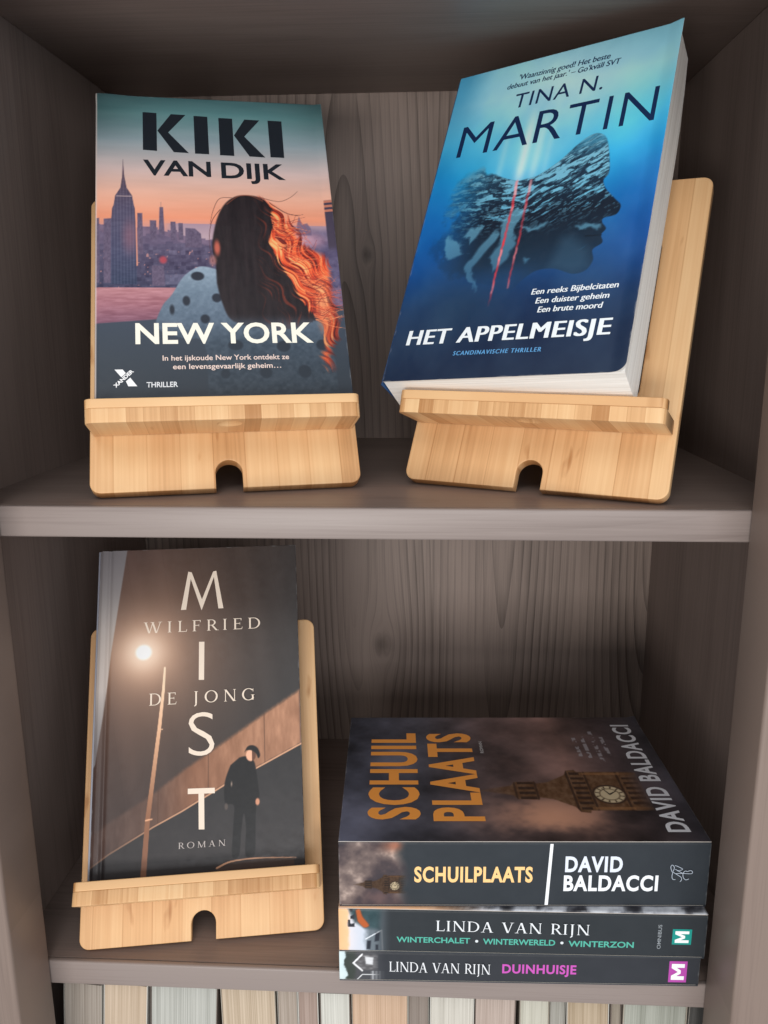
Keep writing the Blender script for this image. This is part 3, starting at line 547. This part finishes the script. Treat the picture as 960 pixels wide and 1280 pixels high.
def serif_glyph(ch):
    """old-style roman capitals, cap height 1: (advance, polygons)"""
    T, t, s = 0.115, 0.055, 0.035
    def stem(x, y0=0.0, y1=1.0, w=T, lo=True, hi=True):
        r = [[(x, y0), (x + w, y0), (x + w, y1), (x, y1)]]
        for on, y, d in ((lo, y0, 1), (hi, y1, -1)):
            if on: r.append([(x - 0.09, y), (x + w + 0.09, y), (x + w + 0.02, y + d * 0.05), (x - 0.02, y + d * 0.05)])
        return r
    def diag(x0, y0, x1, y1, w): return [[(x0, y0), (x0 + w, y0), (x1 + w, y1), (x1, y1)]]
    def bar(x0, x1, y, h=t): return [[(x0, y), (x1, y), (x1, y + h), (x0, y + h)]]
    def ser(x, y, L=0.26): return [[(x - L / 2, y), (x + L / 2, y), (x + L / 2, y + s), (x - L / 2, y + s)]]
    if ch == 'I': return 0.33, stem(0.1)
    if ch == 'L': return 0.60, stem(0.1) + bar(0.2, 0.58, 0) + [[(0.55, 0), (0.6, 0), (0.63, 0.22), (0.6, 0.22)]]
    if ch == 'F': return 0.60, stem(0.1) + bar(0.2, 0.55, 1 - t) + bar(0.2, 0.46, 0.5) + [[(0.53, 0.8), (0.57, 0.8), (0.57, 1), (0.52, 1)], [(0.44, 0.42), (0.47, 0.42), (0.47, 0.63), (0.44, 0.63)]]
    if ch == 'E': return 0.64, stem(0.1) + bar(0.2, 0.56, 1 - t) + bar(0.2, 0.48, 0.5) + bar(0.2, 0.6, 0) + [[(0.54, 0.8), (0.58, 0.8), (0.58, 1), (0.53, 1)], [(0.46, 0.42), (0.49, 0.42), (0.49, 0.63), (0.46, 0.63)], [(0.57, 0), (0.61, 0), (0.65, 0.22), (0.62, 0.22)]]
    if ch == 'D': return 0.86, stem(0.1) + bar(0.2, 0.42, 0) + bar(0.2, 0.42, 1 - t) + ring_quads(0.38, 0.5, 0.46, 0.5, 0.12, t, -90, 90, 16)
    if ch == 'O': return 0.92, ring_quads(0.46, 0.5, 0.46, 0.515, 0.13, t, 0, 360, 30)
    if ch == 'G': return 0.88, ring_quads(0.46, 0.5, 0.46, 0.515, 0.13, t, 45, 330, 26) + stem(0.70, 0.03, 0.46, 0.11, lo=False) + [[(0.76, 0.72), (0.80, 0.72), (0.80, 0.97), (0.76, 0.97)]]
    if ch == 'R': return 0.72, stem(0.1) + bar(0.2, 0.36, 1 - t) + bar(0.2, 0.36, 0.46) + ring_quads(0.34, 0.73, 0.28, 0.27, 0.115, t, -90, 90, 12) + diag(0.62, 0, 0.30, 0.5, 0.135) + ser(0.74, 0, 0.16)
    if ch == 'J': return 0.36, stem(0.12, -0.05, 1.0, lo=False) + ring_quads(0.02, -0.06, 0.21, 0.22, 0.11, t, -80, 0, 8)
    if ch == 'N': return 0.88, stem(0.10, 0, 1, t) + stem(0.74, 0, 1, t) + diag(0.66, 0, 0.06, 1, 0.14)
    if ch == 'M': return 1.02, stem(0.10, 0, 1, t) + stem(0.84, 0, 1, T) + diag(0.44, 0.0, 0.09, 1, 0.13) + diag(0.48, 0.0, 0.86, 1, t)
    if ch == 'A': return 0.82, diag(0.08, 0, 0.36, 1, t) + diag(0.62, 0, 0.34, 1, 0.13) + bar(0.2, 0.58, 0.34, 0.05) + ser(0.10, 0) + ser(0.70, 0)
    if ch == 'V': return 0.80, diag(0.34, 0, 0.04, 1, 0.13) + diag(0.40, 0, 0.68, 1, t) + ser(0.11, 1 - s) + ser(0.70, 1 - s)
    if ch == 'W': return 1.16, diag(0.28, 0, 0.02, 1, 0.125) + diag(0.33, 0, 0.54, 1, t) + diag(0.74, 0, 0.48, 1, 0.125) + diag(0.80, 0, 1.04, 1, t) + ser(0.09, 1 - s) + ser(0.54, 1 - s) + ser(1.06, 1 - s)
    return 0.36, []
def serif_text(parent, text, x0, x1, base, cap, col, track=0.1, M=None, z=0.012):
    P, x = [], 0.0
    for ch in text:
        adv, ps = serif_glyph(ch); P += [[(a + x, b) for a, b in p] for p in ps]; x += adv + track
    lo = min(a for p in P for a, b in p); hi = max(a for p in P for a, b in p); k = (x1 - x0) / (hi - lo)
    return shapes(parent, [[(x0 + (a - lo) * k, base + b * cap) for a, b in p] for p in P], col, M, z)

# ------------------------------------------------------------------ the bookcase
ZL, XL, XR, D, H = -27.43, -3.33, 39.86, 27.1, 26.22
case = empty('bookcase', Matrix.Translation(Vector((18.2, 0, -57)) * CM))
tag(case, 'dark brown stained wooden bookcase with open shelves', 'bookcase')
def case_part(name, *a, **k):
    o = box(name, *a, **k); o.parent = case; o.matrix_parent_inverse = case.matrix_world.inverted(); return o
bpy.context.view_layer.update()
case_part('back_panel', XL - 1.8, XR + 1.8, D, D + 0.8, -57, 28.0, W_back)
case_part('side_panel', XL - 1.8, XL, 0, D - 0.02, -57, 28.0, W_side); case_part('side_panel', XR, XR + 1.8, 0, D - 0.02, -57, 28.0, W_side)
case_part('top_panel', XL + 0.01, XR - 0.01, 0.02, D - 0.02, H, H + 1.8, W_flat, bev=0.1)
def shelf(z, t):
    s = case_part('shelf', XL + 0.01, XR - 0.01, 0.4, D - 0.02, z - t, z, W_flat)
    e = box('front_edging', XL + 0.01, XR - 0.01, 0.02, 0.39, z - t - 0.02, z + 0.005, W_edge, bev=0.11, seg=3); e.parent = s
    return s
shelf(0, 1.6); shelf(ZL, 1.55); shelf(-55.2, 1.8)
case_part('post', -6.2, -0.99, -3.70, -0.01, -57, 28.0, W_post, bev=0.18, seg=3); case_part('post', 36.84, 42.1, -3.70, -0.01, -57, 28.0, W_post, bev=0.18, seg=3)

# ------------------------------------------------------------------ bamboo stands
BW, BH, BT = 14.54, 19.08, 0.72
LW, PH, LH, LD = 14.12, 0.76, 0.5, 3.22
def basis(yaw, lean):
    U = Vector((math.cos(yaw), -math.sin(yaw), 0)); N0 = Vector((-math.sin(yaw), -math.cos(yaw), 0)); Z = Vector((0, 0, 1))
    return U, Z * math.cos(lean) - N0 * math.sin(lean), N0 * math.cos(lean) + Z * math.sin(lean)
def bx(u, v, w, Fm):      # stand coordinates (cm; w from the board's front face) -> world cm
    return (Fm @ Vector((u * CM, v * CM, (w + BT) * CM))) / CM
nw = 0.73
outline = arc(BW / 2 - 0.6, 0.6, 0.6, -90, 0) + arc(BW / 2 - 0.6, BH - 0.6, 0.6, 0, 90) + arc(-BW / 2 + 0.6, BH - 0.6, 0.6, 90, 180) + arc(-BW / 2 + 0.6, 0.6, 0.6, 180, 270)
outline += [(-nw, 0.0)] + arc(0, 1.65 - nw, nw, 180, 0, 14) + [(nw, 0.0)]
hole = rounded(-5.05, 5.05, 5.4, 15.2, 0.6)
board_me = plate([outline, hole], BT, 0.06)
plate_me = plate([arc(LW / 2 - 0.4, LD - 0.4, 0.4, 0, 90) + arc(-LW / 2 + 0.4, LD - 0.4, 0.4, 90, 180) + [(-LW / 2, 0.03), (LW / 2, 0.03)]], PH, 0.04)
def dimpled(me):
    """a shallow round recess in the underside of the ledge"""
    a = bpy.data.objects.new('a', me); C.objects.link(a)
    bm = bmesh.new(); bmesh.ops.create_uvsphere(bm, u_segments=32, v_segments=16, radius=0.8 * CM); m2 = bpy.data.meshes.new('s'); bm.to_mesh(m2); bm.free()
    b = bpy.data.objects.new('b', m2); C.objects.link(b); b.location = (0.15 * CM, 2.25 * CM, 0.70 * CM); b.scale = (1, 1, 0.75)
    md = a.modifiers.new('x', 'BOOLEAN'); md.operation = 'DIFFERENCE'; md.object = b; md.solver = 'EXACT'
    out = evaluated(a); bpy.data.objects.remove(a); bpy.data.objects.remove(b)
    return out
# outline is (u, out); turned so that local y = up, z = out
TURN = Matrix.Rotation(math.pi / 2, 4, 'X')
ledge_me = dimpled(plate_me); ledge_me.transform(Matrix.Translation((0, PH / 2 * CM, 0)) @ TURN)
lip_me = plate([arc(LW / 2 - 0.4, LD - 0.4, 0.4, 0, 90) + arc(-LW / 2 + 0.4, LD - 0.4, 0.4, 90, 180) + [(-LW / 2, LD - 0.72), (LW / 2, LD - 0.72)]], LH, 0.05)
lip_me.transform(Matrix.Translation((0, (PH + LH / 2) * CM, 0)) @ TURN)
for me in (board_me, ledge_me, lip_me): me.materials.clear()
def stand(x, y, z, yaw, lean, lb, la, label):
    U, V, Nn = basis(yaw, lean); M = frame((x, y, z), U, V, Nn)
    root = empty('book_stand', M); tag(root, label, 'book stand', 'bamboo book stands on the shelves')
    b = link('board', board_me, B_board, root); b.location = (0, 0, BT / 2 * CM)
    R = Matrix.Translation((0, lb * CM, BT * CM)) @ Matrix.Rotation(-la, 4, 'X')
    l = link('ledge', ledge_me, B_plate, root); l.matrix_local = R
    lip = link('lip', lip_me, B_lip, l)
    d = 11.0; p0 = Vector((0, 12.6, -0.06)); p1 = Vector((0, d * math.sin(lean), -d * math.cos(lean)))
    ax = (p1 - p0); L = ax.length; ax.normalize(); nrm = Vector((1, 0, 0)).cross(ax)
    leg = box('rear_leg', -3, 3, 0, L - 0.15, -0.3, 0.3, B_board, root, bev=0.08)
    leg.matrix_local = frame(p0 - nrm * 0.35, Vector((1, 0, 0)), ax, nrm)
    return root, M
KS = (10.155, 3.763, 0.02, -0.2564, 0.5634, 3.311, -0.2287); TS = (26.575, 4.076, 0.02, 0.4166, 0.519, 3.504, -0.2287); MS = (7.645, 2.288, ZL + 0.02, -0.1664, 0.4948, 2.358, 0.1834)
_, MK = stand(*KS, 'bamboo stand holding the sunset skyline paperback'); _, MT = stand(*TS, 'bamboo stand turned sideways under the thick blue paperback')
_, MM = stand(*MS, 'bamboo stand holding the brown street lamp hardback')

# ------------------------------------------------------------------ books on the stands
def page_block(parent, x0, x1, y0f, y0b, y1, z0, z1, mat, top_dip=0.0):
    """leaf block; its foot runs from y0b at the back to y0f at the front"""
    n = 10; V = []; Fc = []
    for i in range(n + 1):
        t = i / n
        zb = z0 + top_dip * max(0, (t - 0.72) / 0.28) ** 1.7
        V += [(x0, y0f + (y1 - y0f) * t, z1), (x1, y0f + (y1 - y0f) * t, z1), (x1, y0b + (y1 - y0b) * t, zb), (x0, y0b + (y1 - y0b) * t, zb)]
    for i in range(n):
        a, b = 4 * i, 4 * i + 4
        for k in range(4): Fc.append((a + k, a + (k + 1) % 4, b + (k + 1) % 4, b + k))
    Fc += [(3, 2, 1, 0), (4 * n, 4 * n + 1, 4 * n + 2, 4 * n + 3)]
    return link('page_block', mesh_of(V, Fc), mat, parent)

U, V, Nn = basis(KS[3], KS[4])
kw, kh, kd = 13.5, 20.95, 2.54
KY = Matrix.Translation((0, 0.65 * CM, 0)) @ Matrix.Diagonal((1, 0.955, 1, 1)) @ Matrix.Translation((0, -0.65 * CM, 0))
ko = bx(-kw / 2 + 0.12, 3.65, 0, MK)
book = empty('paperback', frame(ko, U, V, Nn)); tag(book, 'paperback with a sunset city skyline and long-haired woman, titled NEW YORK', 'book', 'books shown on bamboo stands')
page_block(book, 0.06, kw - 0.12, 0.02, 0.48, kh - 0.12, 0.06, kd - 0.05, P_z)
kz = lambda u, v: kd - 0.03 * sst(0.25, 0.0, u) + 0.08 * sst(12.9, 13.5, u) * sst(3, 14, v) + 0.10 * sst(20.0, 20.9, v) * sst(2.4, 0.3, u)
kc = sheet_part('front_cover', printed_sheet(kw, kh, 330, 510, lambda u, v: paint_skyline(u, 0.65 + (v - 0.65) / 0.955), kz, gain=1.05), book)
box('back_cover', 0, kw, 0.5, kh, 0.005, 0.04, COVER_EDGE, book); box('spine', -0.03, 0.0, 0.5, kh - 0.05, 0.005, kd - 0.15, ink((60, 74, 80)), book)
BLK = (32, 38, 46); WH = (250, 246, 232)
zt = kd + 0.012
shapes(kc, [[(2.67, 20.63), (3.47, 20.6), (3.45, 17.6), (2.65, 17.65)], [(3.5, 19.2), (4.31, 20.56), (5.16, 20.54), (4.12, 19.08), (5.27, 17.52), (4.41, 17.55)][:0] or [(3.5, 19.2), (4.31, 20.56), (5.16, 20.54), (4.12, 19.08)], [(3.5, 19.2), (4.12, 19.08), (5.27, 17.52), (4.41, 17.55)],
            [(5.64, 20.5), (6.45, 20.47), (6.45, 17.48), (5.63, 17.5)], [(7.11, 20.42), (7.93, 20.4), (7.92, 17.42), (7.09, 17.44)], [(7.98, 19.05), (8.67, 20.38), (9.57, 20.36), (8.59, 18.99)], [(7.98, 19.05), (8.59, 18.99), (9.76, 17.38), (8.83, 17.42)], [(10.08, 20.37), (10.92, 20.36), (10.9, 17.4), (10.08, 17.42)]], BLK, z=zt, M=KY)
lettering(kc, 'VAN', 2.64, 6.5, 15.72, 1.18, BLK, 0.022, z=zt, M=KY); lettering(kc, 'DIJK', 7.1, 10.88, 15.66, 1.22, BLK, 0.022, z=zt, M=KY)
lettering(kc, 'NEW YORK', 2.07, 11.62, 3.95, 1.36, WH, 0.024, z=zt, M=KY)
lettering(kc, 'In het ijskoude New York ontdekt ze', 3.45, 10.17, 2.88, 0.33, (238, 214, 204), 0.012, z=zt, M=KY); lettering(kc, 'een levensgevaarlijk geheim\u2026', 3.97, 9.7, 2.33, 0.33, (238, 214, 204), 0.012, z=zt, M=KY)
lettering(kc, 'THRILLER', 2.6, 4.2, 1.22, 0.33, (226, 228, 232), 0.02, z=zt, M=KY)
shapes(kc, [[(0.99, 2.36), (1.40, 2.36), (1.56, 2.13), (1.33, 1.88)], [(1.56, 1.62), (1.78, 1.85), (2.13, 1.31), (1.68, 1.31)]], (246, 246, 248), z=zt, M=KY, name='publisher_mark')
lettering(kc, 'XANDER', 0, 1.36, 0, 0.22, (246, 246, 248), 0.04, z=zt, M=KY @ Matrix.Translation((1.06 * CM, 1.22 * CM, 0)) @ Matrix.Rotation(math.radians(46), 4, 'Z'), name='publisher_mark')

# the thick blue paperback
U, V, Nn = basis(0.5502, 0.5526); r = 0.0751
U2 = U * math.cos(r) + V * math.sin(r); V2 = V * math.cos(r) - U * math.sin(r)
tw, th_, td = 13.59, 21.55, 2.6
to = Vector((24.392, 2.853, 6.336)) - U2 * tw / 2 - Nn * td
book = empty('paperback', frame(to, U2, V2, Nn)); tag(book, 'thick blue paperback with a face made of mountains, titled HET APPELMEISJE', 'book', 'books shown on bamboo stands')
page_block(book, 0.05, tw - 0.08, 0.04, -0.42, th_ - 0.8, 0.05, td - 0.04, paper('page_edges_white', 2, (255, 253, 249), (220, 215, 208)), top_dip=0.7)
tz = lambda u, v: td + 0.14 * sst(12.7, 13.59, u)
tc = sheet_part('front_cover', printed_sheet(tw, th_, 330, 520, paint_water_face, tz, corner=0.5, gain=1.08), book)
box('back_cover', 0, tw - 0.35, -0.35, th_ - 3.5, 0.0, 0.04, COVER_EDGE, book); box('spine', -0.03, 0.0, -0.2, th_ - 0.3, 0.0, td, ink((24, 70, 120)), book)
NV = (22, 46, 88); zt = td + 0.012; W2 = (240, 246, 250)
def tilt(cx):       # the printed lines run a touch downhill to the right
    m = Matrix.Identity(4); m[1][0] = -0.027; m[1][3] = 0.027 * cx * CM; return m
lettering(tc, "'Waanzinnig goed! Het beste", 3.94, 9.45, 20.05, 0.40, NV, 0.0, 0.14, z=zt, smear=0.01, M=tilt(6.7)); lettering(tc, "debuut van het jaar.' \u2013 Go'kv\u00e4ll SVT", 3.28, 10.12, 19.5, 0.38, NV, 0.0, 0.14, z=zt, smear=0.01, M=tilt(6.7))
lettering(tc, 'TINA N.', 4.02, 9.36, 17.88, 1.06, NV, 0.0, 0.03, 1.05, z=zt, M=tilt(6.7))
for ch, a, b in (('M', 0.93, 2.98), ('A', 3.33, 5.5), ('R', 5.82, 7.48), ('T', 7.66, 9.36), ('I', 9.9, 10.14), ('N', 10.76, 12.62)): lettering(tc, ch, a, b, 14.95, 2.27, NV, -0.006, 0.0, z=zt, M=tilt(6.7))
for t_, a, b, y in (('Een reeks Bijbelcitaten', 7.87, 12.44, 4.64), ('Een duister geheim', 8.21, 12.07, 4.07), ('Een brute moord', 8.43, 11.83, 3.52)): lettering(tc, t_, a, b, y, 0.34, W2, 0.0, 0.12, z=zt, smear=0.012, M=tilt(10.1))
lettering(tc, 'HET APPELMEISJE', 0.97, 12.43, 2.08, 0.92, W2, 0.0, 0.02, 1.08, z=zt, smear=0.05, M=tilt(6.7)); lettering(tc, 'SCANDINAVISCHE THRILLER', 4.09, 9.08, 1.30, 0.25, (96, 160, 214), 0.0, 0.1, 1.25, z=zt, smear=0.012, M=tilt(6.7))

# the brown hardback
U, V, Nn = basis(MS[3], MS[4])
mw, mh, md = 12.64, 20.41, 1.72
MY = Matrix.Translation((0, 0.68 * CM, 0)) @ Matrix.Diagonal((1, 0.954, 1, 1)) @ Matrix.Translation((0, -0.68 * CM, 0))
mo = bx(-mw / 2 - 0.11, 3.45, 0, MM)
book = empty('hardback', frame(mo, U, V, Nn)); tag(book, 'brown hardback with a glowing street lamp and a man in a cap, titled MIST', 'book', 'books shown on bamboo stands')
page_block(book, 0.15, mw - 0.3, 0.25, 0.1, mh - 0.3, 0.28, md - 0.26, P_z)
mz = lambda u, v: md - 0.11 * np.exp(-((u - 0.66) / 0.13) ** 2) - 0.12 * sst(0.22, 0.0, u)
mc = sheet_part('front_cover', printed_sheet(mw, mh, 310, 510, lambda u, v: paint_street_lamp(u, 0.68 + (v - 0.68) / 0.954), mz, rim=0.24, gain=0.62), book, mat=PRINT)
box('back_cover', 0, mw, -0.28, mh, 0.01, 0.25, ink((70, 66, 68)), book); box('spine', -0.12, 0.0, 0.02, mh, 0.02, md - 0.12, ink((150, 152, 164)), book, bev=0.05)
CR = (240, 222, 204); zt = md + 0.012
shapes(mc, [[(5.17, 17.1), (5.50, 17.1), (5.84, 19.66), (5.62, 19.72)], [(5.62, 19.72), (5.84, 19.66), (6.56, 17.6), (6.48, 17.02)], [(6.48, 17.02), (6.44, 17.6), (7.22, 19.66), (7.42, 19.72)], [(7.22, 19.66), (7.42, 19.72), (7.87, 17.1), (7.55, 17.1)]], CR, z=zt, M=MY)
shapes(mc, [[(6.31, 12.39), (6.64, 12.38), (6.66, 14.89), (6.32, 14.9)]], CR, z=zt, M=MY)
lettering(mc, 'S', 5.7, 7.27, 7.6, 2.66, CR, -0.012, z=zt, M=MY)
shapes(mc, [[(5.67, 5.26), (7.29, 5.21), (7.29, 5.54), (5.67, 5.59)], [(6.33, 3.1), (6.67, 3.08), (6.65, 5.25), (6.31, 5.25)]], CR, z=zt, M=MY)
serif_text(mc, 'WILFRIED', 2.84, 10.21, 15.62, 0.74, CR, 0.36, z=zt, M=MY); serif_text(mc, 'DE JONG', 3.26, 9.8, 10.9, 0.76, CR, 0.42, z=zt, M=MY); serif_text(mc, 'ROMAN', 5.13, 7.92, 2.04, 0.36, (190, 180, 176), 0.4, z=zt, M=MY)

# ------------------------------------------------------------------ the lying stack
def spineM(d=0.0): return Matrix.Translation((0, -d * CM, 0)) @ Matrix.Rotation(math.pi / 2, 4, 'X')
def lying_book(name, x, y, z, yaw, L, W, T, spine_paint, cover_paint, label, edge_col, nx=420, ny=84, cover_grid=(200, 150)):
    root = empty(name, Matrix.Translation(Vector((x, y, z)) * CM) @ Matrix.Rotation(yaw, 4, 'Z')); tag(root, label, 'book', 'books lying in the stack')
    box('page_block', 0.12, L - 0.12, 0.06, W - 0.1, 0.05, T - 0.05, P_z, root)
    box('back_cover', 0, L, 0.03, W, 0.005, 0.04, ink(edge_col), root)
    sp = sheet_part('spine', printed_sheet(L, T, nx, ny, spine_paint, lambda u, v: -0.09 * (sst(0.16, 0.0, v) + sst(T - 0.16, T, v)), rim=0.03, gain=0.42), root, spineM(0.0), PRINT_MATT)
    cv = sheet_part('front_cover', printed_sheet(L, W, cover_grid[0], cover_grid[1], cover_paint, lambda u, v: 0.12 * sst(L - 0.7, L, u) * sst(W - 1.0, W, v), rim=0.03), root, Matrix.Translation((0, 0.01 * CM, (T + 0.003) * CM)), PRINT_MATT)
    return root, sp, cv
_, s3, c3 = lying_book('paperback', 16.22, -0.66, ZL + 0.02, 0.026, 20.2, 13.4, 1.98, paint_dune_spine, paint_dune_cover, 'thin grey paperback titled DUINHUISJE at the bottom of the lying stack', (70, 74, 82), 420, 44, (160, 40))
_, s2, c2 = lying_book('paperback', 16.24, -0.72, ZL + 2.02, 0.02, 20.3, 13.5, 2.82, paint_winter_spine, paint_winter_cover, 'grey paperback with teal WINTERCHALET lettering in the middle of the stack', (66, 72, 80), 420, 60, (160, 60))
_, s1, c1 = lying_book('paperback', 16.3, -0.62, ZL + 4.87, 0.044, 20.3, 14.4, 4.08, paint_clock_spine, paint_clock_cover, 'thick dark paperback with orange SCHUILPLAATS title on top of the stack', (60, 62, 70), 420, 90, (420, 300))
OR = (255, 166, 76)
def upM(xb, y0): return Matrix.Translation((xb * CM, y0 * CM, 0)) @ Matrix.Rotation(math.pi / 2, 4, 'Z')
lettering(c1, 'SCHUIL', 0, 10.05, 0, 3.0, OR, 0.034, 0.0, 1.12, M=upM(4.55, 2.0)); lettering(c1, 'PLAATS', 0, 10.2, 0, 2.95, OR, 0.034, 0.0, 1.16, M=upM(8.25, 1.85)); lettering(c1, 'DAVID BALDACCI', 0, 12.4, 0, 1.27, (226, 226, 232), 0.026, 0.0, 1.12, M=upM(19.5, 0.85)); lettering(c1, 'ROMAN', 0, 1.5, 0, 0.22, (190, 186, 186), 0.02, M=upM(8.98, 9.4))
lettering(s1, 'SCHUILPLAATS', 4.15, 10.66, 1.55, 0.98, (255, 206, 140), 0.034, 0.0, 1.12); lettering(s1, 'DAVID', 12.42, 15.56, 2.2, 0.98, (226, 232, 246), 0.034, 0.0, 1.12); lettering(s1, 'BALDACCI', 12.38, 17.56, 1.01, 0.99, (240, 244, 250), 0.034, 0.0, 1.12)
shapes(s1, [[(11.38, 0.13), (11.56, 0.13), (11.73, 3.95), (11.56, 3.95)]], (244, 246, 250), name='divider_bar')
mono = []
def line_quads(pts, w):
    for (x0, y0), (x1, y1) in zip(pts, pts[1:]):
        d = math.hypot(x1 - x0, y1 - y0) + 1e-9; a, b = -(y1 - y0) / d * w / 2, (x1 - x0) / d * w / 2; mono.append([(x0 + a, y0 + b), (x0 - a, y0 - b), (x1 - a, y1 - b), (x1 + a, y1 + b)])
mp = lambda *q: curl([(18.2 + (x - 170) / 390 * 1.12, 2.66 - (y - 190) / 320 * 1.02) for x, y in q], 14)
for q in (((200, 330), (165, 240), (190, 190), (235, 240), (210, 330), (200, 420), (225, 470), (270, 470)), ((240, 195), (300, 215), (390, 265), (320, 290), (250, 265)), ((210, 320), (300, 375), (370, 420), (380, 470), (355, 505)), ((250, 345), (400, 340), (560, 345), (570, 300), (530, 280), (480, 300), (430, 290), (395, 340), (410, 420), (460, 460), (515, 440)), ((270, 270), (390, 330))):
    line_quads(mp(*q), 0.035)
shapes(s1, mono, (176, 186, 200), name='monogram')
serif_text(s2, 'LINDA VAN RIJN', 5.42, 13.88, 1.48, 0.66, (232, 236, 240), 0.13)
TEAL = (86, 178, 160)
lettering(s2, 'WINTERCHALET', 3.23, 7.33, 0.70, 0.36, TEAL, 0.022); lettering(s2, 'WINTERWERELD', 8.05, 12.05, 0.67, 0.37, TEAL, 0.022); lettering(s2, 'WINTERZON', 12.78, 16.38, 0.63, 0.38, TEAL, 0.022)
for x in (7.7, 12.42): shapes(s2, [[(x + 0.09 * math.cos(a * math.pi / 5), 0.86 + 0.09 * math.sin(a * math.pi / 5)) for a in range(10)]], (220, 226, 230), name='dot')
lettering(s2, 'OMNIBUS', 0, 1.55, 0, 0.2, (150, 156, 162), 0.006, M=Matrix.Translation((17.85 * CM, 0.6 * CM, 0)) @ Matrix.Rotation(math.pi / 2, 4, 'Z'))
def publisher(sp, x0, x1, y0, y1, col):
    shapes(sp, [[(x0, y0), (x1, y0), (x1, y1), (x0, y1)]], col, name='publisher_mark', z=0.008)
    w, h = x1 - x0, y1 - y0; k = lambda a, b: (x0 + w * a, y0 + h * b)     # M lying on its side
    shapes(sp, [[k(0.14, 0.12), k(0.86, 0.12), k(0.86, 0.30), k(0.14, 0.30)], [k(0.14, 0.70), k(0.86, 0.70), k(0.86, 0.88), k(0.14, 0.88)], [k(0.14, 0.16), k(0.14, 0.32), k(0.66, 0.58), k(0.66, 0.42)], [k(0.14, 0.84), k(0.14, 0.68), k(0.66, 0.42), k(0.66, 0.58)]], (244, 248, 248), name='publisher_mark', z=0.016)
publisher(s2, 18.45, 19.5, 0.9, 1.88, (28, 148, 138)); publisher(s3, 18.5, 19.5, 0.28, 1.66, (182, 76, 170))
serif_text(s3, 'LINDA VAN RIJN', 2.82, 8.52, 0.69, 0.65, (232, 234, 238), 0.07); lettering(s3, 'DUINHUISJE', 9.2, 13.35, 0.69, 0.6, (200, 88, 184), 0.03, 0.0, 1.1)

# ------------------------------------------------------------------ the row of books below, page edges outward
row = [(-1.9, 0.56, (150, 138, 126), 5, 'grey-brown', 'beside the left post'), (0.7, 3.48, (196, 172, 146), 5, 'cream', 'leaning on the grey-brown one'), (3.7, 7.95, (178, 178, 170), 4, 'wide pale grey', 'under the street lamp hardback stand'),
       (8.15, 11.6, (194, 172, 146), 0, 'beige', 'next to the wide pale grey one'), (11.8, 13.05, (166, 150, 136), 0, 'thin brownish', 'against the beige one'), (13.1, 14.35, (158, 134, 122), 0, 'thin reddish-brown', 'against the pale ivory one'), (14.5, 16.37, (204, 202, 192), 0, 'pale ivory', 'left of the peach one'),
       (16.47, 19.98, (200, 164, 134), 0, 'peach', 'under the left end of the lying stack'), (20.03, 21.3, (128, 114, 104), 0, 'dark brown-grey', 'between the peach and the lined white one'), (21.4, 24.1, (202, 196, 184), 0, 'lined white', 'under the lying stack'), (24.2, 26.7, (180, 160, 148), 0, 'dusty pink-beige', 'right of the lined white one'),
       (26.98, 28.76, (192, 188, 172), -1, 'pale greenish', 'right of the dusty pink-beige one'), (28.82, 29.7, (150, 146, 136), -1, 'very thin grey', 'between the pale greenish and tan ones'), (29.85, 32.4, (178, 156, 128), -2, 'tan', 'left of the last grey-green one'), (32.5, 33.1, (136, 124, 108), -2, 'very thin dark tan', 'squeezed before the grey-green one'), (33.25, 37.05, (158, 160, 148), -1, 'wide grey-green', 'beside the right post')]
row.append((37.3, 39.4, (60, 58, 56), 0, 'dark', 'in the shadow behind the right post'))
for i, (x0, x1, c, tilt, nm, where) in enumerate(row):
    x0, x1 = 21.03 + (x0 - 21.03) * 0.958, 21.03 + (x1 - 21.03) * 0.958
    w = x1 - x0 + 0.03; h = 25.3 + rng.uniform(-0.1, 0.15); dy = 1.2 + rng.uniform(-0.15, 0.2)
    zb = -55.2 + 0.03
    a = math.radians(tilt); shift = -math.sin(a) * 24.6
    root = empty('shelved_book', Matrix.Translation(Vector((x0 + shift, dy, zb + abs(math.sin(a)) * (w if a > 0 else 0))) * CM) @ Matrix.Rotation(a, 4, 'Y'))
    tag(root, f'{nm} page edges of a book standing {where}', 'book', 'books standing in the bottom row')
    cv = ink(((150, 146, 138), (206, 202, 194), (112, 100, 92), (176, 166, 152))[i % 4])
    box('page_block', 0.06, w - 0.06, 0.05, 13.5, 0.1, h - 0.1, paper('page_edges_row', 0, tuple(v * 0.8 + 46 for v in c), tuple(v * 0.86 for v in c), 2200.0 if i % 3 else 1200.0, seed=i * 3.1), root)
    box('front_cover', 0, 0.045, 0, 13.6, 0, h, cv, root); box('back_cover', w - 0.045, w, 0, 13.6, 0, h, cv, root)
    box('spine', 0.05, w - 0.05, 13.55, 13.6, 0.02, h - 0.02, cv, root)
